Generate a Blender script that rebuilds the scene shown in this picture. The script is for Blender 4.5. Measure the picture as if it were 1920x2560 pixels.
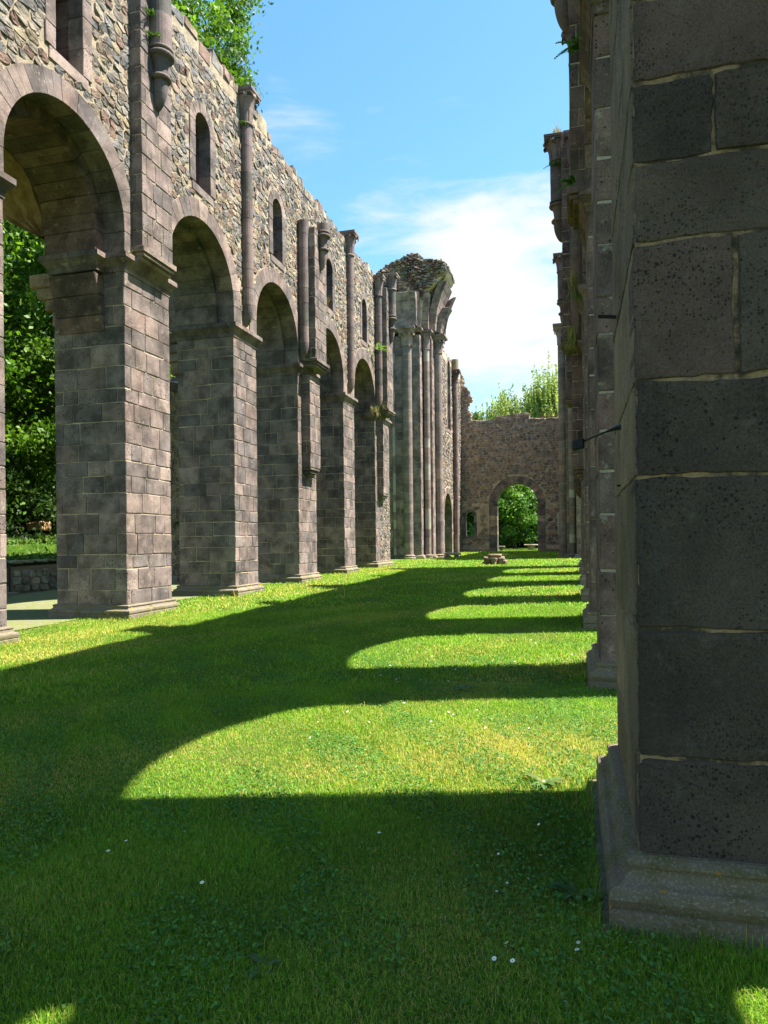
import bpy, math, random
import numpy as np
from mathutils import Vector, Matrix
from mathutils.geometry import tessellate_polygon
R = math.radians
S = bpy.context.scene
for o in list(bpy.data.objects): bpy.data.objects.remove(o)
rnd = random.Random(7)
npr = np.random.default_rng(11)

# ------------------------------------------------------------ camera
cam_d = bpy.data.cameras.new("camera"); cam = bpy.data.objects.new("camera", cam_d)
S.collection.objects.link(cam); S.camera = cam
cam_d.sensor_fit = 'VERTICAL'; cam_d.sensor_height = 36.0; cam_d.sensor_width = 27.0
cam_d.lens = 1774.0 / 2560.0 * 36.0
cam_d.shift_y = 75.0 / 2560.0
cam_d.clip_start = 0.05; cam_d.clip_end = 2000
cam.matrix_world = (Matrix.Translation((0, 0, 1.6)) @ Matrix.Rotation(R(15.1), 4, 'Z')
                    @ Matrix.Rotation(R(90), 4, 'X') @ Matrix.Rotation(R(-0.6), 4, 'Z'))

# ------------------------------------------------------------ light
EL = R(61.5); SX, SY = 0.958, 0.287                      # sun azimuth: from +x, a little +y
n_ = math.hypot(SX, SY); SX /= n_; SY /= n_
sd = Vector((SX * math.cos(EL), SY * math.cos(EL), math.sin(EL)))
sun_d = bpy.data.lights.new("sun", 'SUN'); sun = bpy.data.objects.new("sun", sun_d)
S.collection.objects.link(sun); sun_d.energy = 5.0; sun_d.angle = R(0.53); sun_d.color = (1.0, 0.95, 0.86)
sun.rotation_euler = sd.to_track_quat('Z', 'Y').to_euler()
w = bpy.data.worlds.new("World"); S.world = w; w.use_nodes = True
nt = w.node_tree; nt.nodes.clear()
def N(nt, t, **k):
    n = nt.nodes.new(t)
    for a, b in k.items(): setattr(n, a, b)
    return n
sky = N(nt, 'ShaderNodeTexSky', sky_type='NISHITA', sun_disc=False, sun_elevation=EL,
        sun_rotation=math.atan2(SX, SY), altitude=200, air_density=1.15, dust_density=0.6, ozone_density=1.6)
tc = N(nt, 'ShaderNodeTexCoord')
def dirmask(v, a, b):
    d = N(nt, 'ShaderNodeVectorMath', operation='DOT_PRODUCT'); nt.links.new(tc.outputs['Generated'], d.inputs[0])
    vv = Vector(v).normalized(); d.inputs[1].default_value = vv
    m = N(nt, 'ShaderNodeMapRange', interpolation_type='SMOOTHSTEP'); nt.links.new(d.outputs['Value'], m.inputs[0])
    m.inputs[1].default_value = math.cos(R(a)); m.inputs[2].default_value = math.cos(R(b)); return m.outputs[0]
def mth(op, a, b=None, clamp=False):
    m = N(nt, 'ShaderNodeMath', operation=op, use_clamp=clamp)
    for i, x in enumerate((a, b)):
        if x is None: continue
        if isinstance(x, (int, float)): m.inputs[i].default_value = x
        else: nt.links.new(x, m.inputs[i])
    return m.outputs[0]
mp = N(nt, 'ShaderNodeMapping'); nt.links.new(tc.outputs['Generated'], mp.inputs[0])
mp.inputs['Rotation'].default_value = (0, R(-14), 0); mp.inputs['Scale'].default_value = (1.7, 1.7, 6.5)
cn = N(nt, 'ShaderNodeTexNoise'); nt.links.new(mp.outputs[0], cn.inputs[0])
cn.inputs['Scale'].default_value = 2.6; cn.inputs['Detail'].default_value = 9; cn.inputs['Roughness'].default_value = 0.60
cn.inputs['Distortion'].default_value = 0.35
bank = dirmask((-0.05, 0.94, 0.315), 11.5, 4)
bank2 = dirmask((-0.20, 0.91, 0.335), 10, 3)
wisp = dirmask((-0.335, 0.80, 0.475), 5, 0.5)
low = dirmask((-0.03, 0.985, 0.17), 12, 3)
cov = mth('ADD', mth('MULTIPLY', bank, 0.29), mth('MULTIPLY', bank2, 0.25))
cov = mth('ADD', cov, mth('MULTIPLY', wisp, 0.16)); cov = mth('ADD', cov, mth('MULTIPLY', low, 0.10))
cm = N(nt, 'ShaderNodeMapRange', interpolation_type='SMOOTHSTEP')
nt.links.new(mth('ADD', cn.outputs[0], cov), cm.inputs[0])
cm.inputs[1].default_value = 0.60; cm.inputs[2].default_value = 0.96; cm.inputs[3].default_value = 0; cm.inputs[4].default_value = 0.97
mx = N(nt, 'ShaderNodeMix', data_type='RGBA'); nt.links.new(cm.outputs[0], mx.inputs['Factor'])
hs = N(nt, 'ShaderNodeHueSaturation'); hs.inputs['Saturation'].default_value = 1.2; hs.inputs['Hue'].default_value = 0.484
hs.inputs['Value'].default_value = 1.12
nt.links.new(sky.outputs[0], hs.inputs['Color']); nt.links.new(hs.outputs[0], mx.inputs['A'])
mx.inputs['B'].default_value = (4.0, 4.1, 4.2, 1)
bg = N(nt, 'ShaderNodeBackground'); bg.inputs[1].default_value = 0.071
nt.links.new(mx.outputs['Result'], bg.inputs[0])
wo = N(nt, 'ShaderNodeOutputWorld'); nt.links.new(bg.outputs[0], wo.inputs[0])
S.view_settings.view_transform = 'Standard'; S.view_settings.look = 'None'; S.view_settings.gamma = 1
S.view_settings.exposure = 1.87
S.cycles.max_bounces = 8; S.cycles.diffuse_bounces = 5; S.cycles.transparent_max_bounces = 8
S.cycles.use_adaptive_sampling = True

# ------------------------------------------------------------ materials
def newmat(name):
    m = bpy.data.materials.new(name); m.use_nodes = True; t = m.node_tree; t.nodes.clear()
    out = t.nodes.new('ShaderNodeOutputMaterial'); b = t.nodes.new('ShaderNodeBsdfPrincipled')
    b.inputs['Roughness'].default_value = 0.9; b.inputs['Specular IOR Level'].default_value = 0.25
    t.links.new(b.outputs[0], out.inputs[0]); return m, t, b, out
def mixc(t, f, a, b, mode='MIX'):
    m = t.nodes.new('ShaderNodeMix'); m.data_type = 'RGBA'; m.blend_type = mode
    for s, x in (('Factor', f), ('A', a), ('B', b)):
        if isinstance(x, (int, float)): m.inputs[s].default_value = x
        elif isinstance(x, tuple): m.inputs[s].default_value = (*x, 1)
        else: t.links.new(x, m.inputs[s])
    return m.outputs['Result']
def noise(t, sc, det=4, rough=.55, vec=None, dist=0):
    n = t.nodes.new('ShaderNodeTexNoise'); n.inputs['Scale'].default_value = sc
    n.inputs['Detail'].default_value = det; n.inputs['Roughness'].default_value = rough; n.inputs['Distortion'].default_value = dist
    if vec is not None: t.links.new(vec, n.inputs[0])
    return n.outputs[0]
def ramp(t, x, a, b, c=0., d=1., smooth=True):
    m = t.nodes.new('ShaderNodeMapRange')
    if smooth: m.interpolation_type = 'SMOOTHSTEP'
    t.links.new(x, m.inputs[0])
    for i, v in enumerate((a, b, c, d)): m.inputs[i + 1].default_value = v
    return m.outputs[0]
def mm(t, op, a, b):
    m = t.nodes.new('ShaderNodeMath'); m.operation = op
    for i, x in enumerate((a, b)):
        if isinstance(x, (int, float)): m.inputs[i].default_value = x
        else: t.links.new(x, m.inputs[i])
    return m.outputs[0]
def pos(t): return t.nodes.new('ShaderNodeNewGeometry').outputs['Position']
def tint(t):
    a = t.nodes.new('ShaderNodeAttribute'); a.attribute_name = 'tint'; return a.outputs['Color']
def bump(t, b, h, dist, st=1.0):
    n = t.nodes.new('ShaderNodeBump'); n.inputs['Distance'].default_value = dist; n.inputs['Strength'].default_value = st
    t.links.new(h, n.inputs['Height']); t.links.new(n.outputs[0], b.inputs['Normal'])

def stone_mat(name, pits=0.5, pitscale=26, mottle=0.35, lichen=0.35, bd=0.012, streak=0.25, grain=45, pores=False):
    m, t, b, out = newmat(name); P = pos(t); c = tint(t)
    n1 = noise(t, 2.3, 5, .6, P); n2 = noise(t, grain, 6, .8, P); n3 = noise(t, 8, 6, .65, P)
    c = mixc(t, 1.0, c, mixc(t, ramp(t, n1, .3, .7), (1 - mottle,) * 3, (1 + mottle * .8,) * 3), 'MULTIPLY')
    c = mixc(t, 1.0, c, mixc(t, ramp(t, n2, .3, .7), (.62, .63, .64), (1.38, 1.36, 1.32)), 'MULTIPLY')
    c = mixc(t, mm(t, 'MULTIPLY', ramp(t, n3, .56, .74), lichen), c, (.42, .37, .28))          # pale crust
    n4 = noise(t, 1.1, 4, .6, P); c = mixc(t, mm(t, 'MULTIPLY', ramp(t, n4, .56, .75), .4), c, (.21, .13, .10))
    # vertical run-off streaks
    mpn = t.nodes.new('ShaderNodeMapping'); t.links.new(P, mpn.inputs[0]); mpn.inputs['Scale'].default_value = (5, 5, .35)
    n5 = noise(t, 1.3, 5, .6, mpn.outputs[0]); c = mixc(t, mm(t, 'MULTIPLY', ramp(t, n5, .55, .75), streak), c, (.09, .085, .085))
    v = t.nodes.new('ShaderNodeTexVoronoi'); v.inputs['Scale'].default_value = pitscale; t.links.new(P, v.inputs[0])
    sep = t.nodes.new('ShaderNodeSeparateColor'); t.links.new(v.outputs['Color'], sep.inputs[0])
    thr = mm(t, 'MULTIPLY', ramp(t, sep.outputs[0], 1 - pits, 1.0, 0, .36, False), ramp(t, noise(t, 1.7, 3, .5, P), .38, .62, .15, 1.15))
    pit = ramp(t, mm(t, 'SUBTRACT', thr, v.outputs['Distance']), 0.0, .06)
    c = mixc(t, mm(t, 'MULTIPLY', pit, .9), c, (.018, .016, .015))
    v2 = t.nodes.new('ShaderNodeTexVoronoi'); v2.inputs['Scale'].default_value = 17; t.links.new(P, v2.inputs[0])
    s2 = t.nodes.new('ShaderNodeSeparateColor'); t.links.new(v2.outputs['Color'], s2.inputs[0])
    fl = ramp(t, mm(t, 'SUBTRACT', ramp(t, s2.outputs[1], .965, 1, 0, .26, False), v2.outputs['Distance']), 0, .05)
    c = mixc(t, mm(t, 'MULTIPLY', fl, .8), c, (.48, .36, .22))
    t.links.new(c, b.inputs['Base Color'])
    if pores:
        v3 = t.nodes.new('ShaderNodeTexVoronoi'); v3.inputs['Scale'].default_value = 75; t.links.new(P, v3.inputs[0])
        s3 = t.nodes.new('ShaderNodeSeparateColor'); t.links.new(v3.outputs['Color'], s3.inputs[0])
        p3 = ramp(t, mm(t, 'SUBTRACT', mm(t, 'MULTIPLY', ramp(t, s3.outputs[0], .15, 1.0, 0, .50, False), ramp(t, noise(t, 3.1, 3, .5, P), .35, .6, .45, 1.1)), v3.outputs['Distance']), 0, .08)
        c = mixc(t, mm(t, 'MULTIPLY', p3, .75), c, (.022, .018, .015)); t.links.new(c, b.inputs['Base Color']); pit = mm(t, 'ADD', pit, mm(t, 'MULTIPLY', p3, .5))
    h = mm(t, 'SUBTRACT', mm(t, 'ADD', mm(t, 'MULTIPLY', n2, .55), mm(t, 'MULTIPLY', n3, .6)), mm(t, 'MULTIPLY', pit, .8))
    bump(t, b, h, bd, .9); return m
M_ASH = stone_mat("dressed_basalt", .55, 26, .5, .5, .016, .4)
M_NEAR = stone_mat("pitted_basalt", .95, 44, .3, .12, .022, .2, 95, True)
M_COL = stone_mat("column_basalt", .3, 30, .3, .25, .006, .35)
M_RUB = stone_mat("rubble_stone", .2, 30, .45, .3, .02, .1)
def mortar_mat(name, a, b_, bd=.02, lo=.3, hi=.7, sc=3.5):
    m, t, b, out = newmat(name); P = pos(t)
    n = noise(t, sc, 6, .65, P); n2 = noise(t, 45, 5, .7, P)
    c = mixc(t, ramp(t, n, lo, hi), a, b_); c = mixc(t, 1, c, mixc(t, n2, (.6, .6, .6), (1.35, 1.35, 1.35)), 'MULTIPLY')
    t.links.new(c, b.inputs['Base Color']); bump(t, b, mm(t, 'ADD', n2, n), bd); return m
M_MORT = mortar_mat("sandy_mortar", (.33, .265, .18), (.48, .39, .27), .05)
M_MORT2 = mortar_mat("pale_joint_mortar", (.34, .27, .19), (.56, .45, .32), .012)
M_MORT3 = mortar_mat("ochre_joint_mortar", (.13, .095, .068), (.66, .41, .23), .08, .42, .58, 5.5)
M_MORT4 = mortar_mat("grey_joint_mortar", (.30, .26, .23), (.42, .35, .29), .01)

def base_mat():
    m, t, b, out = newmat("weathered_plinth"); P = pos(t)
    c = tint(t); n = noise(t, 5, 6, .65, P); n2 = noise(t, 85, 5, .8, P)
    c = mixc(t, ramp(t, n, .42, .66), c, (.135, .115, .035))
    c = mixc(t, mm(t, 'MULTIPLY', ramp(t, n2, .50, .64), .65), c, (.44, .38, .30))
    v = t.nodes.new('ShaderNodeTexVoronoi'); v.inputs['Scale'].default_value = 9; t.links.new(P, v.inputs[0])
    s = t.nodes.new('ShaderNodeSeparateColor'); t.links.new(v.outputs['Color'], s.inputs[0])
    ds = mm(t, 'ADD', v.outputs['Distance'], mm(t, 'MULTIPLY', noise(t, 70, 3, .6, P), .12))
    l = ramp(t, mm(t, 'SUBTRACT', ramp(t, s.outputs[0], .76, 1, 0, .44, False), ds), 0, .03)
    c = mixc(t, l, c, (.50, .23, .03))
    t.links.new(c, b.inputs['Base Color']); bump(t, b, mm(t, 'ADD', n2, n), .018); return m
M_BASE = base_mat()

def ground_mat():
    m, t, b, out = newmat("lawn_soil"); P = pos(t)
    n = noise(t, .55, 6, .62, P); n2 = noise(t, 9, 6, .7, P); n3 = noise(t, 90, 4, .8, P)
    c = mixc(t, ramp(t, n2, .35, .68), (.050, .135, .006), (.13, .24, .012))
    c = mixc(t, mm(t, 'MULTIPLY', ramp(t, n, .50, .68), .75), c, (.20, .19, .045))
    c = mixc(t, 1, c, mixc(t, n3, (.35, .35, .35), (1.6, 1.6, 1.6)), 'MULTIPLY')
    t.links.new(c, b.inputs['Base Color']); bump(t, b, mm(t, 'ADD', n3, n2), .05); return m
M_GND = ground_mat()
def leaf_mat(name, trans=.35, rough=.5):
    m, t, b, out = newmat(name); c = tint(t); t.links.new(c, b.inputs['Base Color'])
    b.inputs['Roughness'].default_value = rough; b.inputs['Specular IOR Level'].default_value = .3
    tr = t.nodes.new('ShaderNodeBsdfTranslucent')
    c2 = mixc(t, 1.0, c, (1.35, 1.45, .6), 'MULTIPLY'); t.links.new(c2, tr.inputs[0])
    ms = t.nodes.new('ShaderNodeMixShader'); ms.inputs[0].default_value = trans
    t.links.new(b.outputs[0], ms.inputs[1]); t.links.new(tr.outputs[0], ms.inputs[2]); t.links.new(ms.outputs[0], out.inputs[0]); return m
M_LEAF = leaf_mat("foliage", .42); M_GRASS = leaf_mat("grass_blades", .35, .6)
def plain(name, col, rough=.8, metal=0, nsc=20, var=.3, bd=.004):
    m, t, b, out = newmat(name); P = pos(t); n = noise(t, nsc, 5, .65, P)
    c = mixc(t, 1, mixc(t, 1.0, col, col), mixc(t, n, (1 - var,) * 3, (1 + var,) * 3), 'MULTIPLY')
    t.links.new(c, b.inputs['Base Color']); b.inputs['Roughness'].default_value = rough; b.inputs['Metallic'].default_value = metal
    bump(t, b, n, bd); return m
M_BARK = plain("bark", (.085, .065, .05), .95, 0, 9, .5, .03)
M_BIRCH = plain("birch_bark", (.42, .39, .34), .9, 0, 7, .6, .01)
M_METAL = plain("dark_metal", (.025, .025, .028), .5, .6, 30, .3, .001)
M_WHITE = plain("petal_white", (.82, .82, .80), .7, 0, 30, .05, .0005)
M_YEL = plain("flower_yellow", (.75, .5, .03), .7, 0, 30, .1, .0005)
M_PAPER = plain("board_paper", (.30, .25, .18), .8, 0, 6, .3, .0005)
M_TWIG = plain("dry_twig", (.16, .10, .055), .95, 0, 20, .4, .002)

def path_mat():
    m, t, b, out = newmat("worn_paving"); P = pos(t)
    br = t.nodes.new('ShaderNodeTexBrick'); t.links.new(P, br.inputs[0]); br.inputs['Scale'].default_value = 1.0
    br.inputs['Color1'].default_value = (.15, .135, .10, 1); br.inputs['Color2'].default_value = (.19, .17, .12, 1)
    br.inputs['Mortar'].default_value = (.10, .15, .04, 1); br.inputs['Mortar Size'].default_value = .03
    br.inputs['Brick Width'].default_value = .7; br.inputs['Row Height'].default_value = .38
    n = noise(t, 7, 6, .7, P); c = mixc(t, ramp(t, n, .42, .56), br.outputs[0], (.14, .15, .045))
    t.links.new(c, b.inputs['Base Color']); bump(t, b, n, .03); return m
M_PATH = path_mat()
M_SOIL = plain("bare_earth", (.15, .125, .085), .95, 0, 12, .5, .02)

# ------------------------------------------------------------ mesh builder
class MB:
    def __init__(s): s.v = []; s.f = []; s.m = []; s.t = []
    def add(s, vs, fs, mat=0, tint=(.2, .2, .2)):
        o = len(s.v); s.v.extend([tuple(map(float, p)) for p in vs])
        for f in fs: s.f.append([i + o for i in f]); s.m.append(mat); s.t.append(tint)
    def build(s, name, mats, parent=None, smooth=False):
        me = bpy.data.meshes.new(name); me.from_pydata(s.v, [], s.f)
        for m in mats: me.materials.append(m)
        me.polygons.foreach_set('material_index', s.m)
        a = me.attributes.new('tint', 'FLOAT_COLOR', 'FACE')
        tt = np.ones((len(s.f), 4), np.float32); tt[:, :3] = np.array(s.t, np.float32).reshape(-1, 3) if s.f else 0
        a.data.foreach_set('color', tt.ravel())
        if smooth is True: me.polygons.foreach_set('use_smooth', [True] * len(s.f))
        elif smooth: me.polygons.foreach_set('use_smooth', [k in smooth for k in s.m])
        me.validate(); me.update()
        return link(me, name, parent)
def link(data, name, parent=None):
    o = bpy.data.objects.new(name, data); S.collection.objects.link(o)
    if parent is not None: o.parent = parent
    return o
def tag(o, label=None, cat=None, group=None, kind=None):
    if label: o['label'] = label
    if cat: o['category'] = cat
    if group: o['group'] = group
    if kind: o['kind'] = kind
    return o
def empty(name, loc, label, cat, group=None):
    o = bpy.data.objects.new(name, None); S.collection.objects.link(o); o.location = (0, 0, 0)
    return tag(o, label, cat, group)

# chamfered hexahedron topology
_c = [(a, b, c) for c in (0, 1) for b in (0, 1) for a in (0, 1)]
_vid = {}; _vl = []
for cc in _c:
    for ax in range(3): _vid[(cc, ax)] = len(_vl); _vl.append((cc, ax))
_HF = []
def _u(cc, ax, e=.2): return Vector([(cc[i] if i == ax else (e if cc[i] == 0 else 1 - e)) for i in range(3)])
_fl = []
for ax in range(3):
    o1, o2 = [i for i in range(3) if i != ax]
    for s_ in (0, 1):
        q = []
        for a, b in ((0, 0), (1, 0), (1, 1), (0, 1)):
            cc = [0, 0, 0]; cc[ax] = s_; cc[o1] = a; cc[o2] = b; q.append((tuple(cc), ax))
        _fl.append(q)
for ax in range(3):           # edges parallel to ax
    o1, o2 = [i for i in range(3) if i != ax]
    for a in (0, 1):
        for b in (0, 1):
            c0 = [0, 0, 0]; c0[o1] = a; c0[o2] = b; c1 = list(c0); c1[ax] = 1
            _fl.append([(tuple(c0), o1), (tuple(c0), o2), (tuple(c1), o2), (tuple(c1), o1)])
for cc in _c: _fl.append([(cc, 0), (cc, 1), (cc, 2)])
for q in _fl:
    p = [_u(*k) for k in q]; n = (p[1] - p[0]).cross(p[2] - p[0]); c = sum(p, Vector()) / len(p) - Vector((.5, .5, .5))
    if n.dot(c) < 0: q = q[::-1]
    _HF.append([_vid[k] for k in q])
_CC = np.array([k[0] for k in _vl], float); _AX = np.array([k[1] for k in _vl])
def hexa(mb, C, bev=.012, tint=(.2, .2, .2), mat=0, jit=.003):
    C = np.array(C, float)                         # 8 corners, index a + 2b + 4c
    L = [np.linalg.norm(C[1] - C[0]), np.linalg.norm(C[2] - C[0]), np.linalg.norm(C[4] - C[0])]
    U = _CC.copy()
    for i in range(3):
        e = min(.3, bev * rnd.uniform(.7, 1.4) / max(L[i], 1e-4)); k = _AX != i
        U[k, i] = np.where(U[k, i] == 0, e, 1 - e)
    u, v, w_ = U[:, 0:1], U[:, 1:2], U[:, 2:3]
    P = 0
    for i in range(8):
        a, b, c = i & 1, i >> 1 & 1, i >> 2 & 1
        P = P + C[i] * (u if a else 1 - u) * (v if b else 1 - v) * (w_ if c else 1 - w_)
    if jit: P = P + npr.normal(0, jit, P.shape)
    mb.add(P, _HF, mat, tint)
def blk(mb, x0, x1, y0, y1, z0, z1, bev=.012, tint=(.2, .2, .2), mat=0, jit=.003, sk=0):
    q = lambda: rnd.gauss(0, sk) if sk else 0
    if sk and (x1 - x0) > (y1 - y0) or sk and abs(x1 - x0) > .25: 
        dz = [q() for _ in range(4)]; hexa(mb, [(x, y, z + dz[2 * i + k]) for i, z in enumerate((z0, z1)) for y in (y0, y1) for k, x in enumerate((x0, x1))], bev, tint, mat, jit); return
    dz = [q() for _ in range(4)]
    hexa(mb, [(x, y, z + dz[2 * i + k]) for i, z in enumerate((z0, z1)) for k, y in enumerate((y0, y1)) for x in (x0, x1)], bev, tint, mat, jit)
def box(mb, x0, x1, y0, y1, z0, z1, mat=1, tint=(.5, .45, .35)):
    v = [(x, y, z) for z in (z0, z1) for y in (y0, y1) for x in (x0, x1)]
    mb.add(v, [(0, 2, 3, 1), (4, 5, 7, 6), (0, 1, 5, 4), (2, 6, 7, 3), (0, 4, 6, 2), (1, 3, 7, 5)], mat, tint)

PAL = [(0.184, 0.140, 0.125), (0.164, 0.128, 0.116), (0.143, 0.116, 0.106), (0.196, 0.143, 0.125), (0.120, 0.099, 0.096), (0.174, 0.131, 0.119), (0.154, 0.121, 0.109), (0.220, 0.166, 0.143), (0.132, 0.108, 0.101)]
PALC = [(0.182, 0.134, 0.124), (0.164, 0.123, 0.117), (0.174, 0.127, 0.117), (0.153, 0.117, 0.110)]
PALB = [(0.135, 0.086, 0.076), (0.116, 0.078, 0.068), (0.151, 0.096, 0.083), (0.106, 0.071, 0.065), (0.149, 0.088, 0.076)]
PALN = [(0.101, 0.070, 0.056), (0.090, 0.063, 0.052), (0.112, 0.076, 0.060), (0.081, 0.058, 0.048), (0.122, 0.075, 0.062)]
PALR = [(0.212, 0.184, 0.158), (0.254, 0.213, 0.167), (0.182, 0.164, 0.150), (0.148, 0.139, 0.136), (0.228, 0.164, 0.122), (0.190, 0.119, 0.095), (0.288, 0.229, 0.150), (0.203, 0.167, 0.134), (0.169, 0.152, 0.134), (0.132, 0.123, 0.119), (0.237, 0.192, 0.143)]
PALE = [(0.281, 0.195, 0.149), (0.235, 0.168, 0.138), (0.337, 0.238, 0.176), (0.190, 0.153, 0.132), (0.292, 0.216, 0.176), (0.203, 0.174, 0.165), (0.359, 0.238, 0.170)]
def pick(p, v=.16):
    c = rnd.choice(p); k = rnd.uniform(1 - v, 1 + v); return tuple(min(.6, x * k) for x in c)

def splits(a, b, lo, hi):
    r = [a]; 
    while b - r[-1] > hi + lo * .6:
        r.append(r[-1] + rnd.uniform(lo, hi))
    L = b - r[-1]
    if L > hi: r.append(r[-1] + L * rnd.uniform(.42, .58))
    r.append(b); return r
def ashlar(mb, x0, x1, y0, y1, z0, z1, ch=(.27, .42), bl=(.32, .66), gap=.017, pal=PAL, dep=.15, proud=.006,
           sides='WENS', courses=None, joints=None, bev=.010, inset=.011, corner=None):
    """block-built prism: mortar core (slot 1) faced with separate stones (slot 0). W=-x E=+x N=+y S=-y"""
    box(mb, x0 + inset, x1 - inset, y0 + inset, y1 - inset, z0, z1)
    zs = courses or splits(z0, z1, *ch); flip = rnd.random() < .5
    for i in range(len(zs) - 1):
        a, b = zs[i] + gap / 2, zs[i + 1] - gap / 2; flip = not flip
        if corner: flip = True
        dp = min(rnd.uniform(.8, 1.9) * dep, (x1 - x0) * .45, (y1 - y0) * .45)
        for sd_ in sides:
            full = (sd_ in 'NS') == flip
            if sd_ in 'NS':
                u0, u1 = (x0, x1) if full else (x0 + dp, x1 - dp)
                if 'W' not in sides: u0 = x0
                if 'E' not in sides: u1 = x1
            else:
                u0, u1 = (y0, y1) if full else (y0 + dp, y1 - dp)
                if 'S' not in sides: u0 = y0
                if 'N' not in sides: u1 = y1
            if u1 - u0 < .05: continue
            us = splits(u0, u1, *bl)
            if joints and sd_ == 'S' and i in joints: us = [u0] + joints[i] + [u1]
            for j in range(len(us) - 1):
                g0 = 0 if j == 0 and full else gap / 2; g1 = 0 if j == len(us) - 2 and full else gap / 2
                p, q = us[j] + g0, us[j + 1] - g1; pr = rnd.uniform(.002, .002 + proud); t = pick(pal)
                if q - p < .04: continue
                if sd_ == 'S': blk(mb, p, q, y0 - pr, y0 + dp, a, b, bev, t, 0, .003, .0065)
                elif sd_ == 'N': blk(mb, p, q, y1 - dp, y1 + pr, a, b, bev, t, 0, .003, .0065)
                elif sd_ == 'W': blk(mb, x0 - pr, x0 + dp, p, q, a, b, bev, t, 0, .003, .0065)
                else: blk(mb, x1 - dp, x1 + pr, p, q, a, b, bev, t, 0, .003, .0065)

def face_stone(mb, frame, u0, u1, v0, v1, depth, tint, rough=.005, step=.035, mat=0):
    """dressed block whose outline wanders like hand-cut stone in wide mortar"""
    pts = []; cr = [rnd.uniform(.0, .006) if rnd.random() < .9 else .035 for _ in range(4)]
    def side(a, b, n0):
        L = math.hypot(b[0] - a[0], b[1] - a[1]); n = max(2, int(L / step)); d = 0; nx, ny = (b[1] - a[1]) / L, -(b[0] - a[0]) / L
        for i in range(n):
            t = (i + (.12 if i == 0 else 0)) / n; d = d * .75 + rnd.gauss(0, rough * .6); e = min(t, 1 - t) * L
            k = max(0, n0 - e) * .5; pts.append((a[0] + (b[0] - a[0]) * t + nx * (d - k), a[1] + (b[1] - a[1]) * t + ny * (d - k)))
    c = [(u0, v0), (u1, v0), (u1, v1), (u0, v1)]
    for k in range(4): side(c[k], c[(k + 1) % 4], cr[k])
    cx, cy = (u0 + u1) / 2, (v0 + v1) / 2; n = len(pts); vs = []
    pr = rnd.uniform(.002, .008)
    for ins, w_ in ((0, -depth), (0, -.006), (.008, pr), (.05, pr + .002), (.14, pr + rnd.uniform(-.002, .003))):
        for p, q in pts:
            d = max(math.hypot(p - cx, q - cy), 1e-5); m = min(abs(u1 - u0), abs(v1 - v0)) * .45; k = 1 - min(ins, m) / d
            vs.append(frame(cx + (p - cx) * k, cy + (q - cy) * k, w_ + (rnd.gauss(0, .0012) if w_ > 0 else 0)))
    vs.append(frame(cx, cy, pr))
    fs = [(r_ * n + k, r_ * n + (k + 1) % n, (r_ + 1) * n + (k + 1) % n, (r_ + 1) * n + k) for r_ in range(4) for k in range(n)]
    fs += [(4 * n + k, 4 * n + (k + 1) % n, 5 * n) for k in range(n)]
    mb.add(vs, fs, mat, tint)
def molding(mb, x0, x1, y0, y1, z0, prof, seg=(.5, .9), pal=PAL, gap=.006, mat=0):
    """mitred moulding around a rectangle, split into stones"""
    cs = [(x0, y0), (x1, y0), (x1, y1), (x0, y1)]; out = [(-1, -1), (1, -1), (1, 1), (-1, 1)]
    n = len(prof)
    for k in range(4):
        A, B = cs[k], cs[(k + 1) % 4]; oa, ob = out[k], out[(k + 1) % 4]
        L = math.hypot(B[0] - A[0], B[1] - A[1]); ss = splits(0, L, *seg)
        for j in range(len(ss) - 1):
            t = pick(pal); vs = []
            for e, end in ((ss[j] / L, j == 0), (ss[j + 1] / L, j == len(ss) - 2)):
                for o_, z in prof:
                    if e == 0: q = (A[0] + oa[0] * o_, A[1] + oa[1] * o_)
                    elif e == 1: q = (B[0] + ob[0] * o_, B[1] + ob[1] * o_)
                    else:
                        g = gap / 2 / L * (1 if len(vs) < n else -1); f = e + g
                        nx, ny = (0, -1) if k == 0 else (1, 0) if k == 1 else (0, 1) if k == 2 else (-1, 0)
                        q = (A[0] + (B[0] - A[0]) * f + nx * o_, A[1] + (B[1] - A[1]) * f + ny * o_)
                    vs.append((q[0] + rnd.gauss(0, .002), q[1] + rnd.gauss(0, .002), z0 + z))
            fs = [(i, n + i, n + i + 1, i + 1) for i in range(n - 1)]
            fs += [tuple(range(n)), tuple(range(2 * n - 1, n - 1, -1))]
            mb.add(vs, fs, mat, t)
    # cap
    o_, z = prof[-1]
    mb.add([(x0 - o_, y0 - o_, z0 + z), (x1 + o_, y0 - o_, z0 + z), (x1 + o_, y1 + o_, z0 + z), (x0 - o_, y1 + o_, z0 + z)], [(0, 1, 2, 3)], mat, pick(pal))
    o_, z = prof[0]
    mb.add([(x0 - o_, y0 - o_, z0 + z), (x1 + o_, y0 - o_, z0 + z), (x1 + o_, y1 + o_, z0 + z), (x0 - o_, y1 + o_, z0 + z)], [(3, 2, 1, 0)], mat, pick(pal))
BASEP = [(.235, -.4), (.235, .105), (.205, .115), (.225, .135), (.235, .16), (.225, .19), (.19, .205), (.15, .21), (.115, .225), (.095, .25), (.10, .262), (.115, .275), (.11, .292), (.085, .302), (.03, .31)]
BASEP = [(a * .56, b) for a, b in BASEP]
IMPP = [(.0, -.01), (.025, .0), (.03, .05), (.035, .09), (.055, .10), (.065, .12), (.105, .17), (.15, .205), (.165, .22), (.165, .235), (.19, .245), (.19, .345), (.0, .352)]
IMPP = [(a * .74, b) for a, b in IMPP]

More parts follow.
